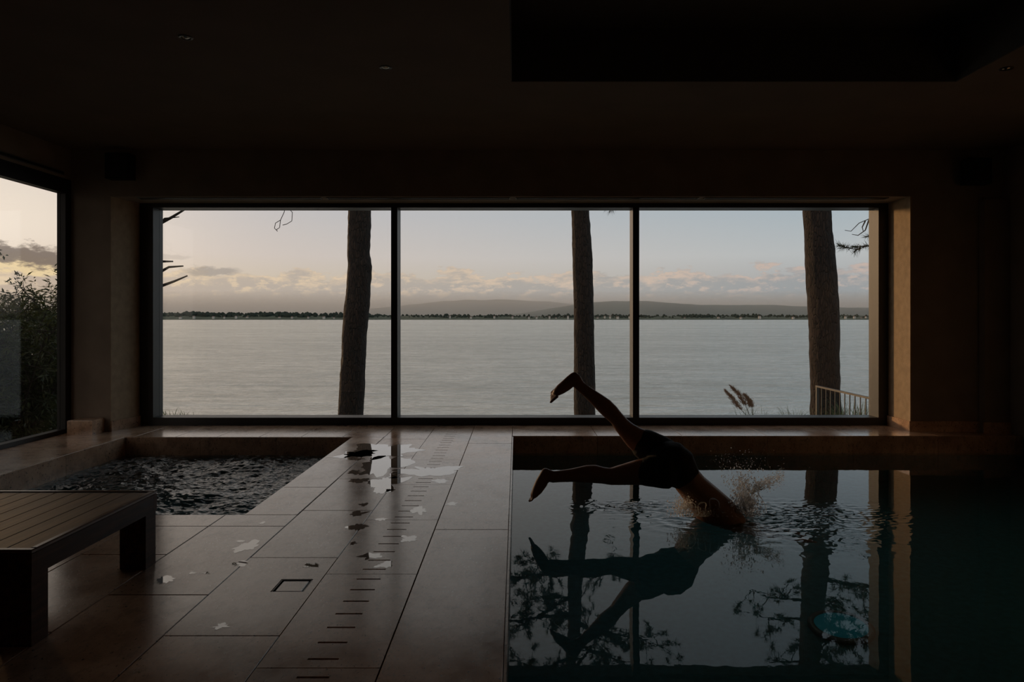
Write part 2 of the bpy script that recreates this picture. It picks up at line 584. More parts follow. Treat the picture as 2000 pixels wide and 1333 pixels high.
simple('rim_glint_wood', (0.17, 0.095, 0.055), 0.28, var=0.25, scale=14, spec=0.6)  # lighter, glossier bench edge: the bright rim highlight put into the colour
lampm, lt, lb = new_mat('pool_lamp_glow')
lb.inputs['Base Color'].default_value = (0.03, 0.22, 0.26, 1)
lb.inputs['Emission Color'].default_value = (0.03, 0.55, 0.66, 1)
lb.inputs['Emission Strength'].default_value = 0.02
M['pool_lamp'] = lampm

# ------------------------------------------------------------------ room dimensions
WATER = -0.197
XL, XR = -5.30, 5.80          # inner faces of the side walls
YB, YW = -3.0, 8.12           # back wall, front wall face
YF = 8.60                     # front of the window frame
YG = 8.75                     # glass
ZC = 3.35                     # ceiling
ZH = 2.80                     # window head
PX0, PX1, PY0, PY1 = -0.0505, 5.80, 1.3, 7.826        # pool
JX0, JX1, JY0, JY1 = -4.45, -1.86, 4.6875, 7.75       # whirlpool
RX0, RX1 = -4.829, 4.683                              # window recess

# ------------------------------------------------------------------ floor with stone slabs
floor = MB()
ft, fb = -0.03, -0.30


def fbox(x0, x1, y0, y1):
    floor.box((x0, y0, fb), (x1, y1, ft))


fbox(XL - 0.3, PX0, YB - 0.3, JY0)
fbox(XL - 0.3, JX0, JY0, JY1)
fbox(JX1, PX0, JY0, JY1)
fbox(XL - 0.3, PX0, JY1, 8.9)
fbox(PX0, XR + 0.3, PY1, 8.9)
fbox(PX0, XR + 0.3, YB - 0.3, PY0)
floor_o = floor.build('floor', M['grout'])
tag(floor_o, 'brown travertine slab floor around the pool and whirlpool', 'floor', kind='structure')

GAP = 0.0025


def tile(x0, x1, y0, y1, z1=0.0, g=GAP):
    o = MB().cbox((x0 + g, y0 + g, ft), (x1 - g, y1 - g, z1), 0.0025).build('tile', M['travertine'], floor_o)
    return o


def holed_tile(x0, x1, y0, y1, holes, name='tile', depth=0.03):
    """slab with rectangular holes: (xa, xb, ya, yb)"""
    g = GAP
    x0, x1, y0, y1 = x0 + g, x1 - g, y0 + g, y1 - g
    xs = sorted({x0, x1} | {q for h in holes for q in h[:2]})
    ys = sorted({y0, y1} | {q for h in holes for q in h[2:]})
    m = MB()
    for i in range(len(xs) - 1):
        for j in range(len(ys) - 1):
            cx, cy = (xs[i] + xs[i + 1]) / 2, (ys[j] + ys[j + 1]) / 2
            if any(h[0] < cx < h[1] and h[2] < cy < h[3] for h in holes):
                continue
            m.add([(xs[i], ys[j], 0), (xs[i + 1], ys[j], 0), (xs[i + 1], ys[j + 1], 0), (xs[i], ys[j + 1], 0)], [(0, 1, 2, 3)])
    for (xa, xb, ya, yb) in holes:
        m.add([(xa, ya, 0), (xb, ya, 0), (xb, yb, 0), (xa, yb, 0), (xa, ya, -depth), (xb, ya, -depth), (xb, yb, -depth), (xa, yb, -depth)],
              [(0, 1, 5, 4), (1, 2, 6, 5), (2, 3, 7, 6), (3, 0, 4, 7)])
    m.add([(x0, y0, 0), (x1, y0, 0), (x1, y1, 0), (x0, y1, 0), (x0, y0, -depth), (x1, y0, -depth), (x1, y1, -depth), (x0, y1, -depth)],
          [(0, 4, 5, 1), (1, 5, 6, 2), (2, 6, 7, 3), (3, 7, 4, 0)])
    return m.build(name, M['travertine'], floor_o)


SX = [-0.0505, -0.525, -1.007, -1.5026, -1.998, -2.49, -2.98, -3.476, -3.97, -4.455, -4.94, -5.30]
YEND = 8.60


def spans(start, step, lo, hi):
    """cut lo..hi at start + k * step"""
    k0 = math.floor((lo - start) / step)
    cuts = [lo]
    k = k0
    while start + k * step < hi - 0.02:
        if start + k * step > lo + 0.02:
            cuts.append(start + k * step)
        k += 1
    cuts.append(hi)
    return list(zip(cuts[:-1], cuts[1:]))


YN = 1.3
for a, b in spans(4.358, 3.0, YN, YEND):
    tile(SX[1], SX[0], a, b)
for a, b in spans(3.6, 0.9667, YN, YEND):                 # the slotted drain slabs
    holes = []
    for k in range(7):
        yc = a + (k + 0.5) * 0.9667 / 7 if b - a > 0.9 else None
        if yc is None:
            yc = (b - 0.9667 + (k + 0.5) * 0.9667 / 7) if a == YN else a + (k + 0.5) * 0.9667 / 7
        if a + 0.03 < yc < b - 0.03:
            holes.append((-0.827, -0.704, yc - 0.007, yc + 0.007))
    holed_tile(SX[2], SX[1], a, b, holes)
DRAINS = [(-1.133, 3.448), (-1.133, 6.315)]
for a, b in spans(3.846, 0.944, YN, YEND):
    hs = [(dx - 0.082, dx + 0.082, dy - 0.082, dy + 0.082) for dx, dy in DRAINS if a < dy < b]
    if hs:
        holed_tile(SX[3], SX[2] , a, b, hs)
    else:
        tile(SX[3], SX[2], a, b)
for a, b in spans(4.43, 1.1, YN, 4.43):
    tile(SX[4], SX[3], a, b)
for i, off in ((4, 3.9), (5, 3.4), (6, 3.95), (7, 3.3), (8, 3.8), (9, 3.4), (10, 3.7)):
    for a, b in spans(off, 0.9667, YN, 4.43):
        tile(SX[i + 1], SX[i], a, b)
# border slabs round the whirlpool
for i in range(3, 9):
    tile(max(SX[i + 1], JX0), SX[i], 4.43, JY0 - 0.001)
for a, b in spans(5.45, 1.15, JY0, JY1):
    tile(JX1, SX[3] - 0.004, a, b)
for a, b in spans(5.1, 0.9667, 4.43, JY1):
    tile(XL, JX0, a, b)
xs = [-5.30 + k * (3.7974 / 8) for k in range(9)]
for a, b in zip(xs[:-1], xs[1:]):
    tile(a, b, JY1, YEND)
xs = [PX0 + k * (5.8505 / 6) for k in range(7)]
for a, b in zip(xs[:-1], xs[1:]):
    tile(a, b, PY1, YEND)

for k, (dx, dy) in enumerate(DRAINS):
    d = empty('floor_drain', (dx, dy, -0.03))
    tag(d, ['square stone floor drain cover between the bench and the slotted slabs', 'square floor drain cover in the wet walkway near the window'][k], 'drain', 'square floor drains')
    MB().cbox((dx - 0.066, dy - 0.066, -0.03), (dx + 0.066, dy + 0.066, -0.004), 0.003).build('cover', M['travertine'], d)
    fr = MB()
    for (a, b) in (((-0.080, -0.080), (0.080, -0.074)), ((-0.080, 0.074), (0.080, 0.080)), ((-0.080, -0.074), (-0.074, 0.074)), ((0.074, -0.074), (0.080, 0.074))):
        fr.box((dx + a[0], dy + a[1], -0.03), (dx + b[0], dy + b[1], -0.002))
    fr.build('rim', M['frame_metal'], d)

# ------------------------------------------------------------------ walls and ceiling
wf = MB()
# left pier with its slightly splayed reveal
wf.add([(XL - 0.1, YW, 0), (RX0, YW, 0), (-4.72, 8.9, 0), (XL - 0.1, 8.9, 0), (XL - 0.1, YW, ZH), (RX0, YW, ZH), (-4.72, 8.9, ZH), (XL - 0.1, 8.9, ZH)],
       [(0, 1, 5, 4), (2, 3, 7, 6), (3, 0, 4, 7), (4, 5, 6, 7), (0, 3, 2, 1)])
wf.box((RX1 + 0.02, YW, 0), (XR + 0.3, 8.9, ZH))
wf.box((XL - 0.1, YW, ZH), (XR + 0.3, 8.9, ZC + 0.3))
wall_front = wf.build('wall_front', M['plaster'])
tag(wall_front, 'dark plaster wall framing the wide lake window', 'wall', kind='structure')
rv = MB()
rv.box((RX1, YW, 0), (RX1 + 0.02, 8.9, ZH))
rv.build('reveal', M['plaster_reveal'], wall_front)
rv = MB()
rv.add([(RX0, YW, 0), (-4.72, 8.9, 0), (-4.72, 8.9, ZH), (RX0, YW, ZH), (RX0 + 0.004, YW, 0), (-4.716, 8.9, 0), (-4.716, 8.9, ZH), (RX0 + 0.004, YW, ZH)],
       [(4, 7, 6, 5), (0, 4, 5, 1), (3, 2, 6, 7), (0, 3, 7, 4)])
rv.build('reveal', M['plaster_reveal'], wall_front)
# a shallow pilaster at the right end of the front wall
MB().box((5.50, YW - 0.10, 0), (XR, YW, ZH - 0.05)).build('pilaster', M['plaster'], wall_front)

wl = MB()
wl.box((XL - 0.35, YB, 2.99), (XL, YW, ZC + 0.3))
wl.box((XL - 0.35, YB, 0), (XL, 5.6, 2.99))
wl_o = wl.build('wall_left', M['plaster'])
tag(wl_o, 'dark plaster band above the side window', 'wall', kind='structure')
wr_o = MB().box((XR, YB, -1.8), (XR + 0.3, YW, ZC + 0.3)).build('wall_right', M['plaster'])
tag(wr_o, 'unlit plaster wall beyond the pool', 'wall', kind='structure')
wb_o = MB().box((XL - 0.35, YB - 0.3, -0.3), (XR + 0.3, YB, ZC + 0.3)).build('wall_back', M['plaster'])
tag(wb_o, 'plaster wall behind the viewer', 'wall', kind='structure')

QX0, QX1, QY0, QY1, QZ = -0.047, 3.716, 0.6, 5.77, 0.45
ce = MB()
ce.box((XL - 0.35, YB, ZC), (QX0, YW, ZC + 0.3))
ce.box((QX1, YB, ZC), (XR + 0.3, YW, ZC + 0.3))
ce.box((QX0, QY1, ZC), (QX1, YW, ZC + 0.3))
ce.box((QX0, YB, ZC), (QX1, QY0, ZC + 0.3))
ce_o = ce.build('ceiling', M['ceiling_paint'])
tag(ce_o, 'dark brown ceiling with a rectangular recess over the pool', 'ceiling', kind='structure')
rc = MB()
rc.box((QX0 - 0.02, QY0 - 0.02, ZC + QZ), (QX1 + 0.02, QY1 + 0.02, ZC + QZ + 0.05))
e_ = 0.008
rc.box((QX0, QY0, ZC + 0.004), (QX0 + e_, QY1, ZC + QZ))
rc.box((QX1 - e_, QY0, ZC + 0.004), (QX1, QY1, ZC + QZ))
rc.box((QX0 + e_, QY1 - e_, ZC + 0.004), (QX1 - e_, QY1, ZC + QZ))
rc.box((QX0 + e_, QY0, ZC + 0.004), (QX1 - e_, QY0 + e_, ZC + QZ))
rc.build('recess_lining', M['recess_dark'], ce_o)

# unseen eave over the side window, added to block sky light
tag(MB().box((XL - 1.5, YB, 3.22), (XL - 0.35, 8.9, 3.42)).build('shade_eave', M['plaster']), 'unseen roof eave added above the side window to cut sky light', 'eave', kind='structure')

# stone baseboards
bb = MB()
bb.box((RX1 - 0.016, YW - 0.012, 0), (RX1, YF, 0.125))
bb.box((RX1, YW - 0.016, 0), (5.50, YW, 0.125))
bb.box((5.48, YW - 0.116, 0), (XR, YW - 0.10, 0.125))
tag(bb.build('baseboard_right', M['travertine']), 'stone skirting at the foot of the sunlit reveal', 'baseboard', kind='structure')
bb = MB()
bb.add([(RX0 + 0.02, YW - 0.012, 0), (-4.735, YF, 0), (-4.735, YF, 0.125), (RX0 + 0.02, YW - 0.012, 0.125), (RX0 + 0.004, YW - 0.012, 0), (-4.751, YF, 0), (-4.751, YF, 0.125), (RX0 + 0.004, YW - 0.012, 0.125)],
       [(0, 3, 2, 1), (3, 7, 6, 2), (0, 4, 7, 3), (4, 5, 6, 7)])
tag(bb.build('baseboard_left', M['travertine']), 'stone skirting at the foot of the shaded reveal', 'baseboard', kind='structure')

# ------------------------------------------------------------------ lake window
GX0, GX1, GZ0, GZ1 = -4.58, 4.56, 0.097, 2.745
win = empty('window_1', (0, YF, 0))
tag(win, 'wide three-pane window looking out on the lake', 'window', kind='structure')
YK = 8.84


def wbox(name, a, b, mat='frame_metal', parent=win):
    return MB().box(a, b).build(name, M[mat], parent)


wbox('frame_jamb', (-4.745, YF, 0), (GX0, YK, ZH))
wbox('frame_jamb', (GX1, YF, 0), (RX1, YK, ZH))
wbox('frame_head', (GX0, YF, GZ1), (GX1, YK, ZH))
wbox('frame_sill', (GX0, YF, 0), (GX1, YK, GZ0))
MUL = [-1.542, 1.505]
for x in MUL:
    wbox('mullion', (x - 0.04, YF, GZ0), (x + 0.04, YK, GZ1))
edges = [GX0] + [q for x in MUL for q in (x - 0.04, x + 0.04)] + [GX1]
for i in range(3):
    a, b = edges[2 * i], edges[2 * i + 1]
    p = MB().box((a, YG, GZ0), (b, YG + 0.008, GZ1)).build('pane', M['glass'], win)
    s = 0.014
    bd = MB()
    bd.box((a, YG - 0.03, GZ0), (b, YG - 0.002, GZ0 + s))
    bd.box((a, YG - 0.03, GZ1 - s), (b, YG - 0.002, GZ1))
    bd.box((a, YG - 0.03, GZ0 + s), (a + s, YG - 0.002, GZ1 - s))
    bd.box((b - s, YG - 0.03, GZ0 + s), (b, YG - 0.002, GZ1 - s))
    bd.build('glazing_bead', M['bead_metal'], p)

# linear air slots let into the window head
for k in range(4):
    x0 = -4.55 + k * 2.27
    o = empty('linear_air_slot', (x0, YW + 0.1, ZH))
    tag(o, ['slim linear air slot over the first pane from the side window', 'slim linear air slot above the left mullion and central pane',
            'slim linear air slot above the central pane and right mullion', 'slim linear air slot in the window head beside the sunlit reveal'][k], 'air vent', 'linear air slots in the window head')
    q = MB()
    q.box((x0, YW + 0.05, ZH - 0.012), (x0 + 2.2, YW + 0.058, ZH))
    q.box((x0, YW + 0.142, ZH - 0.012), (x0 + 2.2, YW + 0.15, ZH))
    q.box((x0, YW + 0.058, ZH - 0.012), (x0 + 0.008, YW + 0.142, ZH))
    q.box((x0 + 2.192, YW + 0.058, ZH - 0.012), (x0 + 2.2, YW + 0.142, ZH))
    q.build('rim', M['bead_metal'], o)
    MB().box((x0 + 0.008, YW + 0.095, ZH - 0.010), (x0 + 2.192, YW + 0.105, ZH)).build('blade', M['frame_metal'], o)

# ------------------------------------------------------------------ side window
w2 = empty('window_2', (XL, 5, 0))
tag(w2, 'side window towards the low sun and the shrub', 'window', kind='structure')
SY0, SY1 = 5.6, 8.02
wbox('frame_head', (XL - 0.10, SY0, 2.82), (XL, YW, 2.99), parent=w2)
wbox('frame_sill', (XL - 0.10, SY0, -0.03), (XL, YW, 0.047), parent=w2)
wbox('frame_jamb', (XL - 0.10, SY1, 0.047), (XL + 0.0, YW, 2.82), parent=w2)
wbox('frame_jamb', (XL - 0.10, SY0, 0.047), (XL, SY0 + 0.08, 2.82), parent=w2)
MB().box((XL - 0.068, SY0 + 0.08, 0.047), (XL - 0.060, SY1, 2.82)).build('pane', M['glass'], w2)
o = empty('linear_air_slot', (XL + 0.1, 7.6, 3.0))
tag(o, 'short linear air slot above the side window head', 'air vent')
q = MB()
q.box((XL + 0.001, 6.2, 3.02), (XL + 0.02, 7.98, 3.028))
q.box((XL + 0.001, 6.2, 3.06), (XL + 0.02, 7.98, 3.068))
q.build('rim', M['bead_metal'], o)
MB().box((XL + 0.001, 6.2, 3.028), (XL + 0.008, 7.98, 3.06)).build('blade', M['frame_metal'], o)

# stone block in the corner
pb = MB().cbox((-5.19, 7.88, 0.0), (-4.90, YW - 0.002, 0.166), 0.006).build('corner_plinth', M['travertine'])
tag(pb, 'low stone plinth block in the corner between the two windows', 'plinth')

# ------------------------------------------------------------------ pool
pb_ = MB()
zb = -1.6
pb_.add([(PX0, PY0, zb), (PX1, PY0, zb), (PX1, PY1, zb), (PX0, PY1, zb), (PX0, PY0, ft), (PX1, PY0, ft), (PX1, PY1, ft), (PX0, PY1, ft)],
        [(0, 1, 2, 3), (0, 4, 5, 1), (1, 5, 6, 2), (2, 6, 7, 3), (3, 7, 4, 0)])
basin = pb_.build('pool_basin', M['pool_mosaic'])
tag(basin, 'sunken pool basin lined with dark teal mosaic', 'pool', kind='structure')
# stone facing of the pool's dry freeboard, one slab after another
for (a, b) in zip([PX0 + k * (5.8505 / 6) for k in range(6)], [PX0 + (k + 1) * (5.8505 / 6) for k in range(6)]):
    MB().box((a + 0.002, PY1 - 0.012, WATER - 0.12), (b - 0.002, PY1 - 0.0005, -0.004)).build('tile', M['travertine'], basin)
for (a, b) in spans(4.358, 1.0, PY0, PY1 - 0.014):
    MB().box((PX0 + 0.0005, a + 0.002, WATER - 0.12), (PX0 + 0.012, b - 0.002, -0.004)).build('tile', M['travertine'], basin)

DY = 5.29                                   # distance of the diver
ENTRY = [(pix(1395, 1008, DY).x, DY, 1.0), (pix(1465, 1000, DY).x, DY + 0.1, 1.0), (pix(1350, 1005, DY).x, DY - 0.05, 0.8), (pix(1530, 1010, DY).x, DY + 0.05, 0.7)]


def pool_height(x, y):
    h = 0.0006 * noise.noise(Vector((x * 1.5, y * 1.1, 3.3))) + 0.00025 * noise.noise(Vector((x * 4.0, y * 3.0, 9.1)))
    for cx, cy, s in ENTRY:
        r = math.hypot(x - cx, (y - cy) * 1.25)
        if r < 1.6:
            h += s * (0.0030 * math.exp(-r / 0.20) * math.cos(r * 42.0) + 0.0005 * math.exp(-r / 0.5) * math.cos(r * 36.0 + cx))
    # choppy water round the entry and streaks to either side
    for (cx, cy, rx, ry, amp, fx, fy, sd_) in ((1.75, 5.32, 0.55, 0.36, 0.011, 13, 19, 0.0), (0.98, 5.60, 0.40, 0.16, 0.0060, 15, 24, 5.0), (2.40, 5.34, 0.55, 0.30, 0.0042, 12, 26, 8.0), (2.1, 4.75, 0.6, 0.3, 0.0020, 9, 14, 12.0)):
        k = ((x - cx) / rx) ** 2 + ((y - cy) / ry) ** 2
        if k < 6:
            h += math.exp(-k) * amp * noise.fractal(Vector((x * fx, y * fy, sd_)), 0.9, 2.0, 4)
    return h


def grid_mesh(name, x0, x1, y0, y1, nx, ny, zf, gx=None, gy=None):
    vs = []
    gx = gx or [x0 + (x1 - x0) * i / nx for i in range(nx + 1)]
    gy = gy or [y0 + (y1 - y0) * j / ny for j in range(ny + 1)]
    nx, ny = len(gx) - 1, len(gy) - 1
    for y in gy:
        for x in gx:
            vs.append((x, y, zf(x, y)))
    fs = [(j * (nx + 1) + i, j * (nx + 1) + i + 1, (j + 1) * (nx + 1) + i + 1, (j + 1) * (nx + 1) + i) for j in range(ny) for i in range(nx)]
    me = bpy.data.meshes.new(name)
    me.from_pydata(vs, [], fs)
    me.update()
    return me


def graded(lo, hi, a, b, fine, coarse):
    out = [lo]
    while out[-1] < hi - 1e-6:
        q = out[-1]
        d = max(a - q, q - b, 0.0)
        out.append(min(hi, q + fine + (coarse - fine) * min(1.0, d / 0.8)))
    return out


pw = link('pool_water', grid_mesh('pool_water', PX0 + 0.013, PX1 - 0.001, PY0 + 0.001, PY1 - 0.013, 1, 1, lambda x, y: WATER + pool_height(x, y), graded(PX0 + 0.013, PX1 - 0.001, 0.6, 2.9, 0.008, 0.03), graded(PY0 + 0.001, PY1 - 0.013, 4.85, 5.9, 0.008, 0.03)), M['pool_water'], smooth=True)
tag(pw, 'still dark pool water mirroring the window and the trees', 'water', kind='structure')

lp = on_z(1640, 1232, WATER)
ln = empty('underwater_lamp', (lp.x + 0.60, lp.y + 1.25, zb))
tag(ln, 'round turquoise underwater lamp glowing on the pool floor', 'pool lamp')
lx, ly = ln.location.x, ln.location.y
MB().lathe((lx, ly, zb), [(0.21, 0.0), (0.21, 0.03), (0.17, 0.045), (0.17, 0.03)], 28).build('trim_ring', M['bead_metal'], ln, True)
MB().lathe((lx, ly, zb), [(0.17, 0.032), (0.12, 0.05), (0.06, 0.058), (0.0005, 0.06)], 28).build('lens', M['pool_lamp'], ln, True)

# ------------------------------------------------------------------ whirlpool
jb = MB()
zj = -1.0
jb.add([(JX0, JY0, zj), (JX1, JY0, zj), (JX1, JY1, zj), (JX0, JY1, zj), (JX0, JY0, ft), (JX1, JY0, ft), (JX1, JY1, ft), (JX0, JY1, ft)],
       [(0, 1, 2, 3), (0, 4, 5, 1), (1, 5, 6, 2), (2, 6, 7, 3), (3, 7, 4, 0)])
jo = jb.build('whirlpool_basin', M['pool_mosaic'])
tag(jo, 'square sunken whirlpool basin edged with stone', 'whirlpool', kind='structure')
n_ = 3
for k in range(n_):
    a, b = JX0 + (JX1 - JX0) * k / n_, JX0 + (JX1 - JX0) * (k + 1) / n_
    MB().box((a + 0.002, JY1 - 0.012, WATER - 0.12), (b - 0.002, JY1 - 0.0005, -0.004)).build('tile', M['travertine'], jo)
    a, b = JY0 + 0.013 + (JY1 - JY0 - 0.026) * k / n_, JY0 + 0.013 + (JY1 - JY0 - 0.026) * (k + 1) / n_
    MB().box((JX0 + 0.0005, a + 0.002, WATER - 0.12), (JX0 + 0.012, b - 0.002, -0.004)).build('tile', M['travertine'], jo)
    MB().box((JX1 - 0.012, a + 0.002, WATER - 0.12), (JX1 - 0.0005, b - 0.002, -0.004)).build('tile', M['travertine'], jo)


def jac_height(x, y):
    ex = min(x - JX0, JX1 - x, 0.25) / 0.25
    ey = min(y - JY0, JY1 - y, 0.25) / 0.25
    calm = 0.35 + 0.65 * min(ex, ey)
    a = noise.fractal(Vector((x * 3.4, y * 3.8, 1.0)), 1.0, 2.0, 3) * 0.024
    b = noise.fractal(Vector((x * 12.0, y * 17.0, 4.0)), 0.7, 2.0, 4) * 0.010
    hump = 0.05 * math.exp(-(((x + 2.9) / 0.35) ** 2 + ((y - 7.1) / 0.22) ** 2)) + 0.035 * math.exp(-(((x + 2.75) / 0.5) ** 2 + ((y - 5.9) / 0.15) ** 2))
    return WATER - 0.01 + calm * (a + b + hump)


jw = link('whirlpool_water', grid_mesh('whirlpool_water', JX0 + 0.013, JX1 - 0.013, JY0 + 0.001, JY1 - 0.013, 300, 340, jac_height), M['whirlpool_water'], smooth=True)
tag(jw, 'churning foamy water in the square whirlpool', 'water', kind='structure')

# ------------------------------------------------------------------ bench
BX1, BY0, BY1, BZ = -1.986, 2.796, 3.77, 0.40
BX0 = BX1 - 1.95
bench = empty('slatted_bench', ((BX0 + BX1) / 2, (BY0 + BY1) / 2, 0))
tag(bench, 'low dark wooden slatted bench beside the whirlpool', 'bench')
rw = 0.03


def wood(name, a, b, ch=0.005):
    return MB().cbox(a, b, ch).build(name, M['rim_glint_wood' if name == 'edge_highlight' else 'wood'], bench)


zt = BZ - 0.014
for nm, z0, z1 in (('rail', BZ - 0.11, zt), ('edge_highlight', zt, BZ)):  # thin top cap carries the painted edge highlight, rail below stays dark
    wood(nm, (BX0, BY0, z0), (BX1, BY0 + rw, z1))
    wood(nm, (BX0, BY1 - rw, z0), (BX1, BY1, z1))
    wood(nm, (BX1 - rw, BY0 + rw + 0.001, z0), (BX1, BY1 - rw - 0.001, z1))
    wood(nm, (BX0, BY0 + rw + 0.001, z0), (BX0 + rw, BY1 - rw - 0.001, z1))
ns = 19
wd = (BX1 - BX0 - 2 * rw) / ns
for k in range(ns):
    a = BX0 + rw + k * wd
    wood('slat', (a + 0.0015, BY0 + rw + 0.001, BZ - 0.035), (a + wd - 0.0015, BY1 - rw - 0.001, BZ - 0.004), 0.002)
for (x, y) in ((BX1 - 0.145, BY0 + 0.005), (BX1 - 0.145, BY1 - 0.105), (BX0 + 0.005, BY0 + 0.005), (BX0 + 0.005, BY1 - 0.105)):
    MB().box((x, y, 0), (x + 0.14, y + 0.10, BZ - 0.11)).build('leg', M['wood'], bench)

# ------------------------------------------------------------------ ceiling lights and speakers
for k, (px_, py_) in enumerate(((362, 73), (753, 132), (1965, 134))):
    Y = F * (ZC - H) / (VY - py_)
    X = (px_ - VX) / F * Y
    o = empty('recessed_downlight', (X, Y, ZC))
    tag(o, ['small recessed ceiling downlight catching a glint above the bench', 'unlit recessed downlight between the glint and the ceiling recess',
            'unlit recessed downlight beyond the ceiling recess above the pool'][k], 'downlight', 'recessed ceiling downlights')
    MB().lathe((X, Y, ZC), [(0.028, -0.001), (0.040, -0.006), (0.050, -0.004), (0.052, 0.0)], 24).build('trim_ring', M['lamp_metal'], o, True)
    MB().lathe((X, Y, ZC), [(0.028, -0.0015), (0.020, -0.006), (0.010, -0.009), (0.0003, -0.010)], 24).build('lens', M['chrome_lens'], o, True)

for k, (px_, py_) in enumerate(((236, 326), (1905, 336))):
    p = pix(px_, py_, 8.0)
    o = empty('wall_speaker', p)
    tag(o, ['small black wall speaker high above the pier between the windows', 'small black wall speaker high on the unlit wall right of the window'][k], 'speaker', 'wall speakers')
    MB().cbox((p.x - 0.14, p.y - 0.08, p.z - 0.15), (p.x + 0.14, p.y + 0.06, p.z + 0.15), 0.01).build('cabinet', M['black_plastic'], o)
    MB().box((p.x - 0.125, p.y - 0.088, p.z - 0.135), (p.x + 0.125, p.y - 0.08, p.z + 0.135)).build('grille', M['frame_metal'], o)
    MB().box((p.x - 0.03, p.y + 0.06, p.z - 0.05), (p.x + 0.03, YW, p.z + 0.05)).build('bracket', M['black_plastic'], o)

# ------------------------------------------------------------------ puddles on the walkway
PUD = [
    # centre px, size px (half axes along the picture), label
    (745, 882, 62, 13, 'pale water sheet shining on the walkway below the first mullion'),
    (748, 908, 34, 16, 'bright puddle in front of the far floor drain'),
    (755, 945, 30, 13, 'double-lobed puddle on the walkway below the far floor drain'),
    (697, 886, 26, 6, 'dark oblong puddle close to the whirlpool corner'),
    (690, 897, 20, 3, 'thin dark water streak under the oblong puddle'),
    (694, 924, 15, 4, 'small dark puddle where trunk reflection crosses the slab joint'),
    (702, 939, 16, 4, 'curved dark water streak on the walkway'),
    (830, 920, 50, 9, 'shallow puddle lying over the slotted slabs'),
    (700, 1004, 13, 5, 'dark puddle on the joint beside the slotted slabs'),
    (697, 1030, 15, 6, 'round dark puddle with small islands near the slots'),
    (482, 1068, 17, 9, 'pale puddle midway between the bench and near drain'),
    (466, 1102, 14, 6, 'small pale puddle near the joint before the bench'),
    (722, 1087, 16, 5, 'pale puddle touching a drain slot'),
    (752, 1104, 15, 6, 'pale puddle beside the slot above the cross joint'),
    (820, 998, 16, 7, 'pale puddle at the right ends of the slots'),
    (325, 1133, 16, 7, 'broken puddle on the slab beside the bench leg'),
    (430, 1224, 14, 5, 'dark puddle alone on the near slabs'),
    (795, 1053, 16, 6, 'faint puddle right of the drain slots'),
]
SPOTS = [(745, 1015, 10, 3, 'tiny water spot at the left tips of the drain slots, above a cross joint'), (710, 986, 8, 3, 'tiny dark water spot in the trunk reflection, above the joint puddle'),
         (513, 1022, 8, 2, 'tiny water spot on the border slab at the whirlpool corner'), (690, 1062, 7, 3, 'tiny dark spot below the round dark puddle'),
         (605, 1105, 12, 5, 'small wet patch on the slab just above the near floor drain'), (405, 1120, 7, 2, 'tiny water spot right of the broken puddle by the bench'),
         (377, 1120, 6, 2, 'tiniest water spot, touching the broken puddle by the bench'), (470, 1058, 8, 2, 'tiny water spot above the pale puddle near the bench'),
         (770, 930, 9, 3, 'tiny dark spot in the mullion reflection below the far drain'), (762, 958, 8, 3, 'tiny water spot under the double-lobed puddle'),
         (880, 985, 10, 3, 'tiny water spot near the pool-side slab joint'), (860, 940, 14, 3, 'thin wet smear over the far drain slots')]


def puddle(px, py, rx, ry, seed):
    c = on_z(px, py, 0.0)
    sx = rx / F * c.y
    sy = ry * c.y * c.y / (F * H)
    n = 64
    vs = [(c.x, c.y, 0.0007)]
    for k in range(n):
        a = 2 * math.pi * k / n
        w = 1.0 + 0.9 * noise.fractal(Vector((math.cos(a) * 1.3 + seed * 3.1, math.sin(a) * 1.3, seed)), 0.8, 2.0, 4)
        w = max(0.25, w)
        vs.append((c.x + math.cos(a) * sx * w, c.y + math.sin(a) * sy * w, 0.0007))
    fs = [(0, 1 + k, 1 + (k + 1) % n) for k in range(n)]
    me = bpy.data.meshes.new('puddle')
    me.from_pydata(vs, [], fs)
    me.update()
    return me


for i, (px, py, rx, ry, lab) in enumerate(PUD):
    o = link('puddle', puddle(px, py, rx, ry, i + 1.3), M['puddle_water'], smooth=True)
    tag(o, lab, 'puddle', 'water puddles on the stone walkway')
for i, (px, py, rx, ry, lab) in enumerate(SPOTS):
    o = link('water_spot', puddle(px, py, rx, ry, i + 41.3), M['puddle_water'], smooth=True)
    tag(o, lab, 'water spot', 'tiny water spots on the slabs')

# ------------------------------------------------------------------ the diver
K7 = 0.2251


def c7(cx, cy, Y):
    return pix(1020 + K7 * cx, 700 + K7 * cy, Y)


def r7(r, Y):
    return r * K7 / F * Y


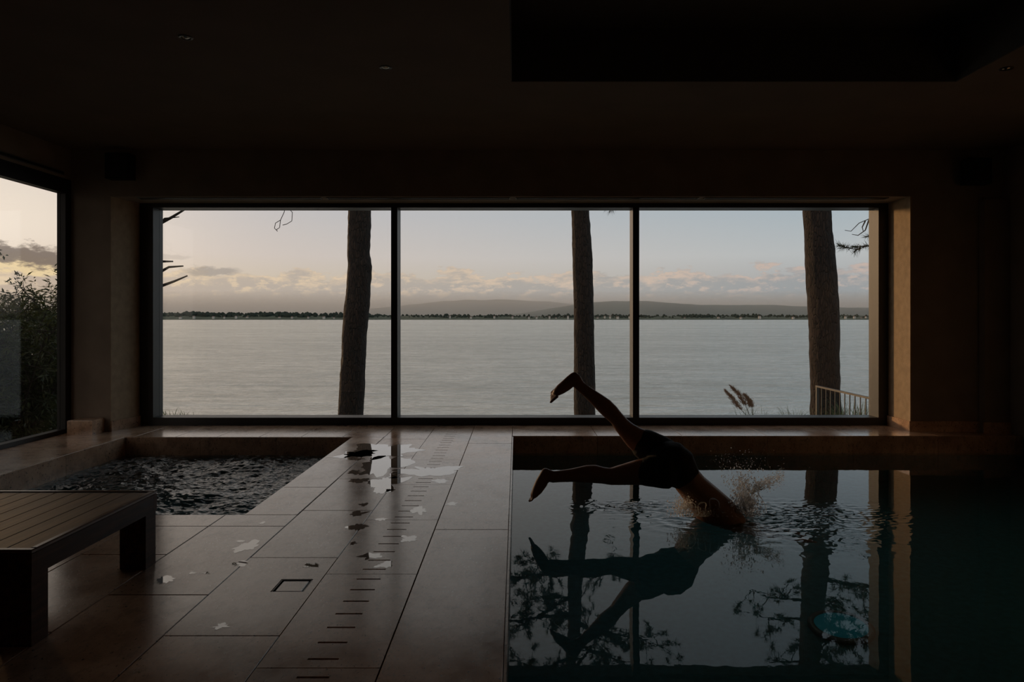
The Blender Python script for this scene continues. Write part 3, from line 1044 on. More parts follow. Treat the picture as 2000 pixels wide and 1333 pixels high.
def loft(m, secs, n=20):
    """secs: (centre, radius in the picture plane, radius in depth). closed ends are rounded by small caps"""
    pts = [s[0] for s in secs]
    base = len(m.v)
    Yv = Vector((0, 1, 0))
    rows = []
    for i, (p, ra, rb) in enumerate(secs):
        tg = (pts[min(i + 1, len(pts) - 1)] - pts[max(i - 1, 0)]).normalized()
        u = tg.cross(Yv)
        if u.length < 1e-5:
            u = Vector((1, 0, 0))
        u.normalize()
        w = u.cross(tg).normalized()
        rows.append((p, u, w, ra, rb, tg))
    full = []
    p, u, w, ra, rb, tg = rows[0]
    for s, q in ((0.35, 0.8), (0.75, 0.5)):
        full.append((p - tg * min(ra, rb) * q, u, w, ra * s, rb * s))
    full.sort(key=lambda z: z[3])
    full += [r[:5] for r in rows]
    p, u, w, ra, rb, tg = rows[-1]
    full += [(p + tg * min(ra, rb) * 0.5, u, w, ra * 0.75, rb * 0.75), (p + tg * min(ra, rb) * 0.8, u, w, ra * 0.35, rb * 0.35)]
    for (p, u, w, ra, rb) in full:
        for k in range(n):
            a = 2 * math.pi * k / n
            m.v.append(tuple(p + u * (math.cos(a) * ra) + w * (math.sin(a) * rb)))
    L = len(full)
    for i in range(L - 1):
        for k in range(n):
            a, b = base + i * n + k, base + i * n + (k + 1) % n
            m.f.append((a, b, b + n, a + n))
    m.f.append(tuple(base + k for k in reversed(range(n))))
    m.f.append(tuple(base + (L - 1) * n + k for k in range(n)))


def fuse(mb, name, voxel, smooth=6):
    me = mb.mesh(name)
    bm = bmesh.new()
    bm.from_mesh(me)
    bmesh.ops.recalc_face_normals(bm, faces=bm.faces)
    bm.to_mesh(me)
    bm.free()
    tmp = bpy.data.objects.new('tmp', me)
    C.objects.link(tmp)
    md = tmp.modifiers.new('r', 'REMESH')
    md.mode = 'VOXEL'
    md.voxel_size = voxel
    ms = tmp.modifiers.new('s', 'SMOOTH')
    ms.factor = 0.5
    ms.iterations = smooth
    dg = bpy.context.evaluated_depsgraph_get()
    out = bpy.data.meshes.new_from_object(tmp.evaluated_get(dg))
    bpy.data.objects.remove(tmp)
    out.name = name
    return out


YRt, YLt = DY - 0.09, DY + 0.09
body = MB()
rl = [(255, 1032, 50, .038), (330, 1026, 51, .040), (440, 1016, 58, .048), (560, 1006, 76, .058), (630, 1006, 79, .060), (700, 1018, 72, .058), (765, 1028, 73, .060),
      (850, 1016, 86, .070), (1000, 992, 108, .085), (1120, 985, 128, .095), (1250, 975, 142, .10)]
loft(body, [(c7(a, b, YRt), r7(r, YRt), q) for a, b, r, q in rl])
ll = [(480, 222, 46, .037), (540, 272, 47, .038), (600, 322, 54, .045), (660, 370, 63, .055), (715, 418, 72, .059), (770, 470, 70, .058), (818, 522, 64, .057),
      (858, 574, 70, .062), (905, 625, 79, .070), (970, 685, 98, .08), (1035, 725, 114, .09), (1130, 790, 130, .095), (1230, 850, 140, .10)]
loft(body, [(c7(a, b, YLt), r7(r, YLt), q) for a, b, r, q in ll])
# feet
loft(body, [(c7(a, b, YRt), r7(r, YRt), q) for a, b, r, q in
            ((205, 985, 40, .031), (195, 1030, 52, .034), (165, 1085, 54, .036), (130, 1145, 46, .042), (98, 1192, 30, .045))])
loft(body, [(c7(a, b, YRt), r7(r, YRt), q) for a, b, r, q in ((215, 1005, 44, .032), (262, 1032, 52, .036))])
loft(body, [(c7(a, b, YLt), r7(r, YLt), q) for a, b, r, q in
            ((458, 152, 40, .031), (430, 190, 52, .034), (385, 232, 52, .036), (330, 272, 46, .040), (292, 300, 34, .043))])
loft(body, [(c7(a, b, YLt), r7(r, YLt), q) for a, b, r, q in ((462, 168, 44, .032), (485, 222, 50, .036))])
for k in range(5):
    o_ = -0.040 + k * 0.020
    ln_ = [0.066, 0.060, 0.055, 0.048, 0.040][k]
    rr = [0.0125, 0.0095, 0.009, 0.0085, 0.008][k]
    # near foot: big toe on the far (inner) side
    a = c7(102, 1188, YRt) + Vector((0, -o_, 0))
    d = (c7(66, 1250, YRt) - c7(102, 1188, YRt)).normalized()
    loft(body, [(a, rr * 1.1, rr * 1.1), (a + d * ln_ * .5 + Vector((0.003, 0, 0.002)), rr, rr), (a + d * ln_, rr * .9, rr * .95)], 10)
    # raised foot, slightly rolled so that the toes show one above the other
    roll = (k - 2) * 0.012
    dn = Vector((0.35, 0, -0.94))
    a = c7(292, 302, YLt) + Vector((0, o_, 0)) - dn * roll
    d = (c7(240, 345, YLt) - c7(292, 302, YLt)).normalized()
    loft(body, [(a, rr * 1.1, rr * 1.1), (a + d * ln_ * .5, rr, rr), (a + d * ln_ + Vector((0, 0, -0.004)), rr * .9, rr * .95)], 10)
# pelvis, torso, neck
tor = [(c7(1225, 905, DY), r7(165, DY), .150), (c7(1290, 920, DY), r7(182, DY), .165), (c7(1350, 965, DY), r7(165, DY), .160),
       (pix(1338, 932, DY), r7(128, DY), .142), (pix(1352, 950, DY), r7(130, DY), .142), (pix(1376, 976, DY), r7(150, DY), .155), (pix(1400, 1003, DY), r7(172, DY), .170),
       (pix(1424, 1032, DY), r7(165, DY), .180), (pix(1446, 1058, DY), r7(120, DY), .165), (pix(1458, 1074, DY), r7(75, DY), .09),
       (pix(1472, 1090, DY), r7(62, DY), .058)]
loft(body, tor, 28)
# head: skull, face, nose, ears
hd = pix(1494, 1112, DY)
ax = (pix(1494, 1112, DY) - pix(1462, 1078, DY)).normalized()
fw = Vector((-ax.z, 0, ax.x)) * -1.0           # face looks down and back under the body
if fw.z > 0:
    fw = -fw
loft(body, [(hd - ax * .075 + fw * .015, .050, .052), (hd - ax * .04 + fw * .01, .083, .066), (hd, .096, .074), (hd + ax * .05 - fw * .008, .092, .073), (hd + ax * .09 - fw * .015, .064, .056)], 24)
loft(body, [(hd + fw * .085 + ax * .02, .010, .008), (hd + fw * .108 - ax * .018, .014, .014), (hd + fw * .09 - ax * .028, .010, .012)], 10)
for s in (-1, 1):
    e0 = hd + Vector((0, s * .073, 0))
    loft(body, [(e0 - ax * .03, .010, .006), (e0, .017, .008), (e0 + ax * .025, .012, .006)], 10)
loft(body, [(hd + fw * .088 - ax * .055 + Vector((0, -.022, 0)), .008, .008), (hd + fw * .095 - ax * .055, .010, .008), (hd + fw * .088 - ax * .055 + Vector((0, .022, 0)), .008, .008)], 10)
# arms stretched ahead under water, hands with five fingers
for s in (-1, 1):
    sh = pix(1436, 1050, DY) + Vector((0, s * .165, 0))
    d1 = Vector((.80, -s * .10, -.58)).normalized()
    d2 = Vector((.86, -s * .16, -.48)).normalized()
    el_ = sh + d1 * .30
    wr = el_ + d2 * .26
    loft(body, [(sh - d1 * .05, .062, .058), (sh + d1 * .05, .054, .054), (sh + d1 * .16, .047, .045), (el_, .040, .040), (el_ + d2 * .07, .042, .040), (el_ + d2 * .16, .034, .034), (wr, .024, .029)])
    loft(body, [(wr, .022, .028), (wr + d2 * .04, .020, .038), (wr + d2 * .085, .016, .042)], 14)
    for k in range(4):
        fl = [.072, .080, .074, .058][k]
        off = Vector((0, s * (-.032 + .0213 * k), 0))
        a = wr + d2 * .085 + off
        cu = Vector((0, 0, -.008))
        loft(body, [(a, .0095, .0095), (a + d2 * fl * .5 + cu * .3, .0085, .0085), (a + d2 * fl + cu, .007, .007)], 10)
    tb = wr + d2 * .03 + Vector((0, -s * .034, 0))
    td = (d2 * .75 + Vector((0, -s * .55, -.25))).normalized()
    loft(body, [(tb, .012, .012), (tb + td * .035, .0105, .0105), (tb + td * .065 + d2 * .004, .008, .008)], 10)

diver = empty('person', (pix(1300, 900, DY).x, DY, WATER))
tag(diver, 'person in black swim shorts diving headfirst into the pool, legs kicked up', 'person')
bd_ = fuse(body, 'body', 0.0065, 5)
link('body', bd_, M['skin'], diver, smooth=True)
sh_ = MB()
loft(sh_, [(c7(a, b, YRt), r7(r, YRt), q) for a, b, r, q in ((1052, 990, 122, .112), (1150, 984, 140, .118), (1250, 975, 158, .122))], 28)
loft(sh_, [(c7(a, b, YLt), r7(r, YLt), q) for a, b, r, q in ((1040, 728, 128, .108), (1130, 790, 148, .116), (1230, 850, 158, .122))], 28)
loft(sh_, [(c7(1215, 905, DY), r7(185, DY), .172), (c7(1290, 920, DY), r7(200, DY), .182), (c7(1350, 960, DY), r7(186, DY), .176), (pix(1335, 928, DY), r7(146, DY), .158)], 28)
shm = fuse(sh_, 'swim_shorts', 0.010, 3)
# cloth wrinkles
for v in shm.vertices:
    v.co += Vector((noise.noise(v.co * 14), noise.noise(v.co * 14 + Vector((5, 0, 0))), noise.noise(v.co * 14 + Vector((0, 9, 0))))) * 0.005
so = link('swim_shorts', shm, M['shorts_cloth'], diver, smooth=True)
hm = MB()
loft(hm, [(hd - ax * .02 - fw * .03, .075, .078), (hd + ax * .03 - fw * .02, .090, .080), (hd + ax * .085 - fw * .018, .072, .066)], 20)
link('hair', fuse(hm, 'hair', 0.008, 3), M['hair'], diver, smooth=True)

# ------------------------------------------------------------------ splash
ICO_V, ICO_F = None, None
_b = bmesh.new()
bmesh.ops.create_icosphere(_b, subdivisions=1, radius=1.0)
ICO_V = [v.co.copy() for v in _b.verts]
ICO_F = [tuple(v.index for v in f.verts) for f in _b.faces]
_b.free()


def drop(m, p, r, stretch=None):
    if stretch is None:
        vs = [p + v * r for v in ICO_V]
    else:
        d = stretch.normalized()
        k = stretch.length
        vs = [p + v * r + d * (v.dot(d) * r * k) for v in ICO_V]
    m.add(vs, ICO_F)


sp = MB()


def plume(n, px, py, sx, sy, r0, r1, dirn=None, k=0.0, ymin=-0.12, ymax=0.14):
    for _ in range(n):
        x, y = R.gauss(px, sx), R.gauss(py, sy)
        Y = DY + R.uniform(ymin, ymax)
        p = pix(x, min(y, 1009), Y)
        if p.z < WATER + 0.004:
            p.z = WATER + R.uniform(0.0, 0.02)
        r = r0 + (r1 - r0) * R.random() ** 3
        st = None
        if dirn and R.random() < 0.7:
            st = (Vector(dirn) + Vector((R.gauss(0, .3), 0, R.gauss(0, .3)))).normalized() * R.uniform(0.5, k)
        drop(sp, p, r, st)


# upright plume behind the shoulders
plume(1500, 1456, 988, 13, 13, .0012, .008, (0.1, 0, 1), 1.6)
plume(1300, 1453, 962, 11, 16, .0010, .0065, (0.0, 0, 1), 1.5)
plume(600, 1449, 936, 17, 12, .0009, .0045, (-0.1, 0, 1), 1.2)
plume(200, 1440, 903, 26, 12, .0010, .0035)
plume(90, 1470, 905, 40, 18, .0009, .0028)
# fan thrown to the right
for _ in range(1100):
    u = R.random()
    x = 1470 + 62 * u
    y = 958 - 26 * u ** 0.7 + R.gauss(0, 4 + 6 * u)
    p = pix(x, y, DY + R.uniform(-.05, .08))
    drop(sp, p, R.uniform(.0009, .0034) * (1.3 - .7 * u), Vector((1, 0, .45)) * R.uniform(.3, 2.2))
# in front of the chest
plume(1000, 1338, 989, 11, 10, .0010, .0055, (-0.3, 0, 1), 1.3, -.2, -.02)
plume(800, 1372, 1002, 22, 6, .0010, .0050, (0.2, 0, 1), 1.3, -.24, -.10)
plume(90, 1340, 964, 14, 10, .0009, .0028, None, 0, -.2, 0)
plume(160, 1420, 1008, 60, 5, .0012, .004, None, 0, -.3, .2)
# thin sheets of water curling up
for (px, py, w, hgt, Y, cu) in ((1394, 1008, 26, 34, DY - .2, -1), (1372, 1010, 20, 28, DY - .22, 1), (1350, 1008, 18, 26, DY - .18, -1), (1462, 1005, 30, 60, DY + .05, 1), (1446, 1005, 22, 74, DY + .08, -1), (1482, 1003, 22, 40, DY + .03, 1)):
    pts, rr = [], []
    for i in range(15):
        a = i / 14
        x = px + cu * (-w / 2 + w * a) + 4 * math.sin(a * 9 + px)
        y = py - hgt * math.sin(a * math.pi) ** 0.8
        pts.append(pix(x, min(y, 1008), Y + .02 * math.sin(a * 7)))
        rr.append(.0025 + .004 * math.sin(a * math.pi) * (0.5 + 0.5 * math.sin(a * 23 + py)))
    sp.tube(pts, rr, 6)
so_ = sp.build('water_splash', M['splash'], smooth=True)
tag(so_, 'splash of water drops thrown up where the diver enters the pool', 'splash', kind='stuff')

# ------------------------------------------------------------------ outside: bank, lake, far shore
LAKE = -4.5


def ground_z(x, y):
    n = 0.12 * noise.fractal(Vector((x * .35, y * .35, 2.0)), 1.0, 2.0, 3)
    if y < 14.5:
        z = -1.1
    elif y < 26:
        z = -1.1 - (y - 14.5) / 11.5 * 4.4
    else:
        z = -5.5
    # the bank reaches further out on the left, in front of the side window
    if x < -8:
        z = max(z, -1.1 - max(0, y - 17) * 0.38 - max(0, (-x - 16)) * 0.25)
    return max(z + n, -5.6)


bank = link('ground', grid_mesh('ground', -30, 30, 8.95, 30, 120, 60, ground_z), M['bank_soil'], smooth=True)
tag(bank, 'grassy bank falling away to the lake', 'ground', kind='structure')
bank2 = link('ground', grid_mesh('ground_side', -30, XL - 0.36, -6, 8.95, 60, 40, ground_z), M['bank_soil'], smooth=True)
tag(bank2, 'grassy ground outside the side window', 'ground', kind='structure')

lk = MB()
lk.add([(-9000, -100, LAKE), (9000, -100, LAKE), (9000, 2600, LAKE), (-9000, 2600, LAKE)], [(0, 1, 2, 3)])
lake = lk.build('lake', M['lake'])
tag(lake, 'grey rippled lake stretching to the far shore', 'lake', kind='structure')


def ridge(name, Y, prof, mat, depth, lab, x0=-3400, x1=3400, step=40, rough=4.0, seed=0.0):
    """a rounded ridge across the view; prof gives its top in pixels above the shoreline"""
    m = MB()
    xs = []
    x = x0
    while x <= x1:
        xs.append(x)
        x += step
    rows = 8
    for j in range(rows):
        a = j / (rows - 1)
        for x in xs:
            px = VX + x / Y * F
            top = prof(px) / F * Y
            hh = top * math.sin(a * math.pi / 2) ** 0.8
            nz = rough * noise.fractal(Vector((x * .006, j * 0.7, seed)), 1.0, 2.0, 4) * a
            m.v.append((x, Y + (a - 1) * depth * 0.6, LAKE + max(0.2, hh + nz)))
    n = len(xs)
    for j in range(rows - 1):
        for i in range(n - 1):
            m.f.append((j * n + i, j * n + i + 1, (j + 1) * n + i + 1, (j + 1) * n + i))
    # back slope
    b = len(m.v)
    for x in xs:
        m.v.append((x, Y + depth, LAKE))
    for i in range(n - 1):
        m.f.append(((rows - 1) * n + i, (rows - 1) * n + i + 1, b + i + 1, b + i))
    o = m.build(name, M[mat], smooth=True)
    tag(o, lab, 'hill', kind='structure')
    return o


def bump_(p, c, w):
    return math.exp(-((p - c) / w) ** 2)


ridge('far_hill', 5200, lambda p: 6 + 30 * bump_(p, 940, 240) + 16 * bump_(p, 1400, 300) + 8 * bump_(p, 2000, 300), 'hill_grass', 900,
      'pale hazy ridge behind the far shore', -6000, 6000, 80, 10, 1.0)
ridge('near_hill', 3900, lambda p: 3 + 26 * bump_(p, 1180, 150) + 20 * bump_(p, 1420, 220) + 16 * bump_(p, 1750, 260), 'hill_grass', 500,
      'darker low hill right of centre above the far shore', -4600, 4600, 50, 6, 2.0)
ridge('shore_land', 2900, lambda p: 7 + 4 * bump_(p, 400, 250) + 3 * noise.noise(Vector((p * .01, 0, 0))), 'far_shore', 480, 'low green strip of land along the far shore', -3600, 3600, 30, 2, 3.0)

# trees and houses along the far shore
tr = MB()
for k in range(2600):
    px = R.uniform(-260, 1800)
    Y = R.uniform(2690, 2880)
    x = (px - VX) / F * Y
    dens = noise.noise(Vector((px * .012, 7.0, 0)))
    base = LAKE + 2 + (Y - 2690) / 190 * 9
    hgt = R.uniform(6, 14) + 9 * max(0, dens) + (9 if px < 720 else 0)
    w = hgt * R.uniform(.35, .7)
    if dens < -0.25 and R.random() < .6:
        continue
    pts = [Vector((x, Y, base)), Vector((x, Y, base + hgt * .35)), Vector((x, Y, base + hgt * .75)), Vector((x, Y, base + hgt))]
    tr.tube(pts, [w * .55, w * .95, w * .7, w * .15], 5, False)
tag(tr.build('treeline', M['far_trees']), 'dark line of small trees along the far shore', 'treeline', kind='stuff')

taken = []
for k in range(34):
    px = R.choice([R.uniform(330, 660), R.uniform(790, 1110), R.uniform(960, 1100), R.uniform(1165, 1235), R.uniform(1660, 1695)])
    for _try in range(60):
        if all(abs(px - q) > 7.5 for q in taken):
            break
        px = R.choice([R.uniform(330, 660), R.uniform(790, 1110), R.uniform(1165, 1235), R.uniform(1265, 1560), R.uniform(1650, 1695)])
    taken.append(px)
    Y = R.uniform(2630, 2662)
    x = (px - VX) / F * Y
    z0 = LAKE + R.uniform(3, 9)
    w, d, hh = R.uniform(5, 10), R.uniform(6, 9), R.uniform(3.5, 6)
    o = empty('shore_house', (x, Y, z0))
    tag(o, 'tiny pale house among the trees on the far shore', 'house', 'houses on the far shore')
    MB().box((x - w / 2, Y - d / 2, z0 - 8), (x + w / 2, Y + d / 2, z0 + hh)).build('wall', M['house_wall'], o)
    MB().add([(x - w / 2 - .4, Y - d / 2 - .4, z0 + hh), (x + w / 2 + .4, Y - d / 2 - .4, z0 + hh), (x + w / 2 + .4, Y + d / 2 + .4, z0 + hh), (x - w / 2 - .4, Y + d / 2 + .4, z0 + hh),
              (x - w / 2, Y, z0 + hh + 2.6), (x + w / 2, Y, z0 + hh + 2.6)], [(0, 1, 5, 4), (2, 3, 4, 5), (1, 2, 5), (3, 0, 4), (0, 3, 2, 1)]).build('roof', M['house_roof'], o)


# ------------------------------------------------------------------ trees on the bank
def needle_tuft(m, p, d, size, n=46):
    d = d.normalized()
    for _ in range(n):
        v = (d * R.uniform(0.1, 1.0) + Vector((R.gauss(0, .55), R.gauss(0, .55), R.gauss(0, .55)))).normalized()
        L = size * R.uniform(.55, 1.0)
        s = v.cross(Vector((R.random() - .5, R.random() - .5, R.random() - .5)))
        if s.length < 1e-4:
            continue
        s = s.normalized() * 0.006
        b = len(m.v)
        q = p + d * R.uniform(-.08, .08)
        m.v += [tuple(q - s), tuple(q + s), tuple(q + v * L + Vector((0, 0, -.12 * L)))]
        m.f.append((b, b + 1, b + 2))


def limb(m, p, d, L, r, bend=0.25, n=7, jit=.07):
    pts, rr = [Vector(p)], [r]
    d = d.normalized()
    for i in range(n):
        d = (d + Vector((R.gauss(0, jit), R.gauss(0, jit), R.gauss(0, jit) + bend / n))).normalized()
        pts.append(pts[-1] + d * (L / n))
        rr.append(r * (1 - .85 * (i + 1) / n))
    m.tube(pts, rr, 6)
    return pts


def pine(label, Y, prof, seed, branches, top_z=11.0):
    """prof: (pixel y, left px, right px) outline of the visible trunk"""
    global R
    R = random.Random(seed)
    pts = [pix((a + b) / 2, y, Y) for y, a, b in prof]
    rad = [(b - a) / 2 / F * Y for y, a, b in prof]
    root = empty('pine_tree', (pts[-1].x, Y, ground_z(pts[-1].x, Y)))
    tag(root, label, 'tree', 'tall pine trees on the bank')
    # carry the trunk down into the bank and up to the crown
    dn = pts[-1] - pts[-2]
    gz = ground_z(pts[-1].x, Y) - 0.3
    pts.append(Vector((pts[-1].x + dn.x * 0.5, Y, gz)))
    rad.append(rad[-1] * 1.3)
    up = (pts[0] - pts[1]).normalized()
    hi = []
    z = pts[0].z
    c = Vector(pts[0])
    r = rad[0]
    while z < top_z:
        z += 0.8
        c = c + Vector((up.x * 0.8 + R.gauss(0, .05), R.gauss(0, .03), 0.8))
        r = max(rad[0] * (1 - (z - pts[0].z) / (top_z - pts[0].z + 3)), .06)
        hi.append((Vector(c), r))
    allp = [h[0] for h in reversed(hi)] + pts
    allr = [h[1] for h in reversed(hi)] + rad
    # resample and roughen into plated bark
    m = MB()
    N = 40
    ring = []
    for i in range(len(allp) - 1):
        L = (allp[i + 1] - allp[i]).length
        st = max(2, int(L / 0.05))
        for k in range(st):
            a = k / st
            ring.append((allp[i].lerp(allp[i + 1], a), allr[i] * (1 - a) + allr[i + 1] * a))
    ring.append((allp[-1], allr[-1]))
    for (p, r) in ring:
        for k in range(N):
            a = 2 * math.pi * k / N
            q = Vector((math.cos(a), math.sin(a), 0))
            f = noise.noise(Vector((q.x * 5, q.y * 5, p.z * 1.6 + seed))) * .05 + noise.noise(Vector((q.x * 14, q.y * 14, p.z * 5))) * .045
            m.v.append(tuple(p + q * r * (1 + f)))
    for i in range(len(ring) - 1):
        for k in range(N):
            a, b = i * N + k, i * N + (k + 1) % N
            m.f.append((a, a + N, b + N, b))
    m.build('trunk', M['bark'], root, True)
    # branches: (height, direction, length, tufts)
    nd = MB()
    for (z, d, L, nt) in branches:
        i = min(range(len(allp)), key=lambda q: abs(allp[q].z - z))
        st = allp[i].copy()
        st.z = z
        bm_ = MB()
        p = limb(bm_, st, Vector(d), L, .035 + .012 * L, bend=-.1)
        for t in range(nt):
            k = R.randint(2, len(p) - 1)
            sd_ = Vector((R.gauss(0, 1), R.gauss(0, .6), R.gauss(0.1, .6)))
            q = limb(bm_, p[k], sd_, R.uniform(.3, .9), .014, bend=.4, n=4, jit=.15)
            for e in range(R.randint(2, 4)):
                needle_tuft(nd, q[R.randint(2, len(q) - 1)] + Vector((R.gauss(0, .06), R.gauss(0, .06), R.gauss(0, .06))), q[-1] - q[-2] + Vector((0, 0, .02)), R.uniform(.16, .26))
        bm_.build('branch', M['bark'], root, True)
    if nd.f:
        tag(nd.build('foliage', M['needles'], root), kind='stuff')
    return root


def rnd_branches(rng, n, z0, z1, L0, L1, nt, bias=0.0):
    out = []
    for _ in range(n):
        a = rng.uniform(0, 2 * math.pi)
        out.append((rng.uniform(z0, z1), (math.cos(a) + bias, math.sin(a) * .6, rng.uniform(-.25, .35)), rng.uniform(L0, L1), nt))
    return out


rg = random.Random(3)
first_pine = pine('leaning pine trunk seen through the first pane, left of the first mullion', 20.0,
     [(409, 681, 724), (440, 680, 724), (500, 679, 722), (520, 680, 726), (560, 678, 723), (600, 673, 722), (650, 669, 716), (700, 667, 714), (760, 664, 712), (812, 660, 709)], 11,
     rnd_branches(rg, 9, 5.9, 9.8, 2.2, 4.0, 8, -.2))
pine('slender pine trunk seen through the central pane behind the raised foot', 20.0,
     [(409, 1116, 1150), (450, 1117, 1153), (500, 1118, 1157), (560, 1120, 1158), (620, 1121, 1160), (700, 1121, 1161), (760, 1121, 1163), (812, 1121, 1162)], 12,
     rnd_branches(rg, 14, 5.5, 9.4, 2.0, 3.4, 16, -.5) + rnd_branches(rg, 6, 6.4, 9.4, 1.2, 2.0, 11, .25))
pine('thick pine trunk behind the railing, seen through the last pane', 17.0,
     [(409, 1570, 1621), (470, 1573, 1625), (530, 1576, 1632), (600, 1580, 1637), (650, 1582, 1638), (700, 1583, 1637), (760, 1585, 1639), (812, 1585, 1642)], 13,
     rnd_branches(rg, 10, 4.6, 8.6, 1.6, 2.6, 12, 1.1) + [(5.3, (-1, .1, .1), 1.4, 7), (5.8, (-1, 0, .0), 1.2, 5), (6.8, (-1, .2, .2), 1.0, 4)])

# a pine hidden behind the pier whose bare limbs reach into the first pane
R = random.Random(21)
Yp = 14.0
px0 = pix(215, 600, Yp)
root = empty('pine_tree', (px0.x, Yp, ground_z(px0.x, Yp)))
tag(root, 'pine whose bare broken limbs reach in at the edge of the first pane', 'tree', 'tall pine trees on the bank')
m = MB()
limb_pts = [Vector((px0.x + .03 * math.sin(z), Yp, z)) for z in [ground_z(px0.x, Yp) - .2 + .4 * k for k in range(24)]]
m.tube(limb_pts, [.17 - .004 * k for k in range(24)], 18)
m.build('trunk', M['bark'], root, True)
for path in ([(215, 520), (260, 480), (312, 437), (335, 425), (358, 411), (380, 396)], [(290, 455), (322, 427), (350, 424)],
             [(215, 640), (270, 585), (312, 560), (340, 550), (366, 539)], [(215, 600), (270, 556), (312, 532), (330, 522), (358, 520)], [(215, 560), (280, 524), (315, 511), (338, 511)]):
    bm_ = MB()
    n = len(path)
    th = .035 if len(path) > 3 else .02
    bm_.tube([pix(x, y, Yp + .1 * i * .2) for i, (x, y) in enumerate(path)], [th * (1.5 - 1.1 * i / (n - 1)) for i in range(n)], 8)
    bm_.build('branch', M['twig'], root, True)

# hanging twig and the pine sprays at the right edge
R = random.Random(5)
root = first_pine
MB().tube([pix(x, y, 20.0 - .2 * i) for i, (x, y) in enumerate([(700, 330), (660, 318), (610, 322), (575, 330), (556, 342)])], [.05, .04, .03, .02, .012], 6).build('branch', M['bark'], root, True)
for path in ([(556, 341), (558, 400), (555, 415), (548, 430), (546, 445), (540, 449)], [(557, 400), (571, 415), (570, 432), (560, 438), (552, 440)], [(548, 430), (538, 436), (536, 446), (542, 452)]):
    MB().tube([pix(x, y, 19.0) for x, y in path], .010, 5).build('shoot', M['twig'], root, True)

pt = pix(1850, 600, 15.0)
gz = ground_z(pt.x, 15.0)
root = empty('pine_tree', (pt.x, 15.0, gz))
tag(root, 'pine whose needle-tufted sprays hang in at the edge of the last pane', 'tree', 'tall pine trees on the bank')
m = MB()
m.tube([Vector((pt.x + .04 * math.sin(k), 15.0, gz - .2 + .5 * k)) for k in range(20)], [.22 - .006 * k for k in range(20)], 18)
m.build('trunk', M['bark'], root, True)
nd = MB()
for path, tuft in (([(1850, 330), (1800, 350), (1760, 380), (1740, 405), (1697, 428), (1678, 436), (1662, 452), (1650, 450)], 0), ([(1697, 430), (1690, 450), (1676, 460), (1664, 458)], 0), ([(1690, 432), (1684, 444), (1686, 452)], 0),
                   ([(1850, 400), (1760, 440), (1725, 462), (1697, 462)], 3), ([(1850, 430), (1760, 460), (1720, 478), (1695, 480), (1675, 488), (1655, 484), (1645, 481)], 5), ([(1690, 482), (1676, 482), (1668, 494)], 2)):
    pp = [pix(x, y, 15.0) for x, y in path]
    MB().tube(pp, [.016 - .010 * i / (len(pp) - 1) for i in range(len(pp))], 6).build('shoot', M['twig'], root, True)
    for t in range(tuft):
        k = R.randint(max(1, len(pp) - 4), len(pp) - 1)
        needle_tuft(nd, pp[k], pp[k] - pp[k - 1], .20, 40)
tag(nd.build('needles', M['needles'], root), kind='stuff')

# ------------------------------------------------------------------ shrub outside the side window
def shrub(cx, cy, top, spread, seed, label, n_stem=60):
    global R
    R = random.Random(seed)
    gz = ground_z(cx, cy)
    root = empty('shrub', (cx, cy, gz))
    tag(root, label, 'shrub', 'narrow-leaved shrubs outside the side window')
    fol = MB()
    tips = []
    hh = top - gz
    for k in range(n_stem):
        st = MB()
        a = R.uniform(0, 2 * math.pi)
        lean = R.uniform(.05, 1.0) * spread
        p = limb(st, Vector((cx + .15 * math.cos(a), cy + .15 * math.sin(a), gz - .05)), Vector((math.cos(a) * lean, math.sin(a) * lean * .8, 1.0)),
                 hh * R.uniform(.55, 1.0), .022, bend=-.10, n=9, jit=.10)
        for i in range(1, len(p)):
            for _ in range(4):
                q = limb(st, p[i], Vector((R.gauss(0, 1), R.gauss(0, 1), R.gauss(.15, .5))), R.uniform(.25, .6), .007, bend=-.2, n=4, jit=.2)
                tips.append(q)
        st.build('stem', M['twig'], root)
    for q in tips:
        for _ in range(16):
            i = R.randint(1, len(q) - 1)
            p = q[i] + Vector((R.gauss(0, .03), R.gauss(0, .03), R.gauss(0, .03)))
            d = (q[i] - q[i - 1]).normalized() + Vector((R.gauss(0, .6), R.gauss(0, .6), R.gauss(-.25, .5)))
            d.normalize()
            s = d.cross(Vector((R.gauss(0, 1), R.gauss(0, 1), R.gauss(0, 1)))).normalized() * R.uniform(.010, .016)
            L = R.uniform(.07, .13)
            b = len(fol.v)
            fol.v += [tuple(p), tuple(p + d * L * .45 + s), tuple(p + d * L + Vector((0, 0, -.01))), tuple(p + d * L * .45 - s)]
            fol.f.append((b, b + 1, b + 2, b + 3))
    tag(fol.build('foliage', M['shrub_leaf'], root), kind='stuff')


shrub(-8.0, 10.3, 2.15, .62, 31, 'bushy narrow-leaved shrub outside the side window', 66)
shrub(-9.6, 14.1, 2.3, .03, 34, 'tall narrow shrub added behind the corner pier to keep sun off the diver', 46)  # added as a sun blocker for the diver's legs
shrub(-9.0, 8.3, 3.2, .25, 32, 'tall second shrub added out of view to shade the bench and floor', 64)  # added outside the view to stop sun reaching the bench
shrub(-7.8, 5.5, 4.5, .14, 33, 'tall third shrub added out of view to darken the pier between the windows', 60)  # unseen, added to hold sky light off the corner pier

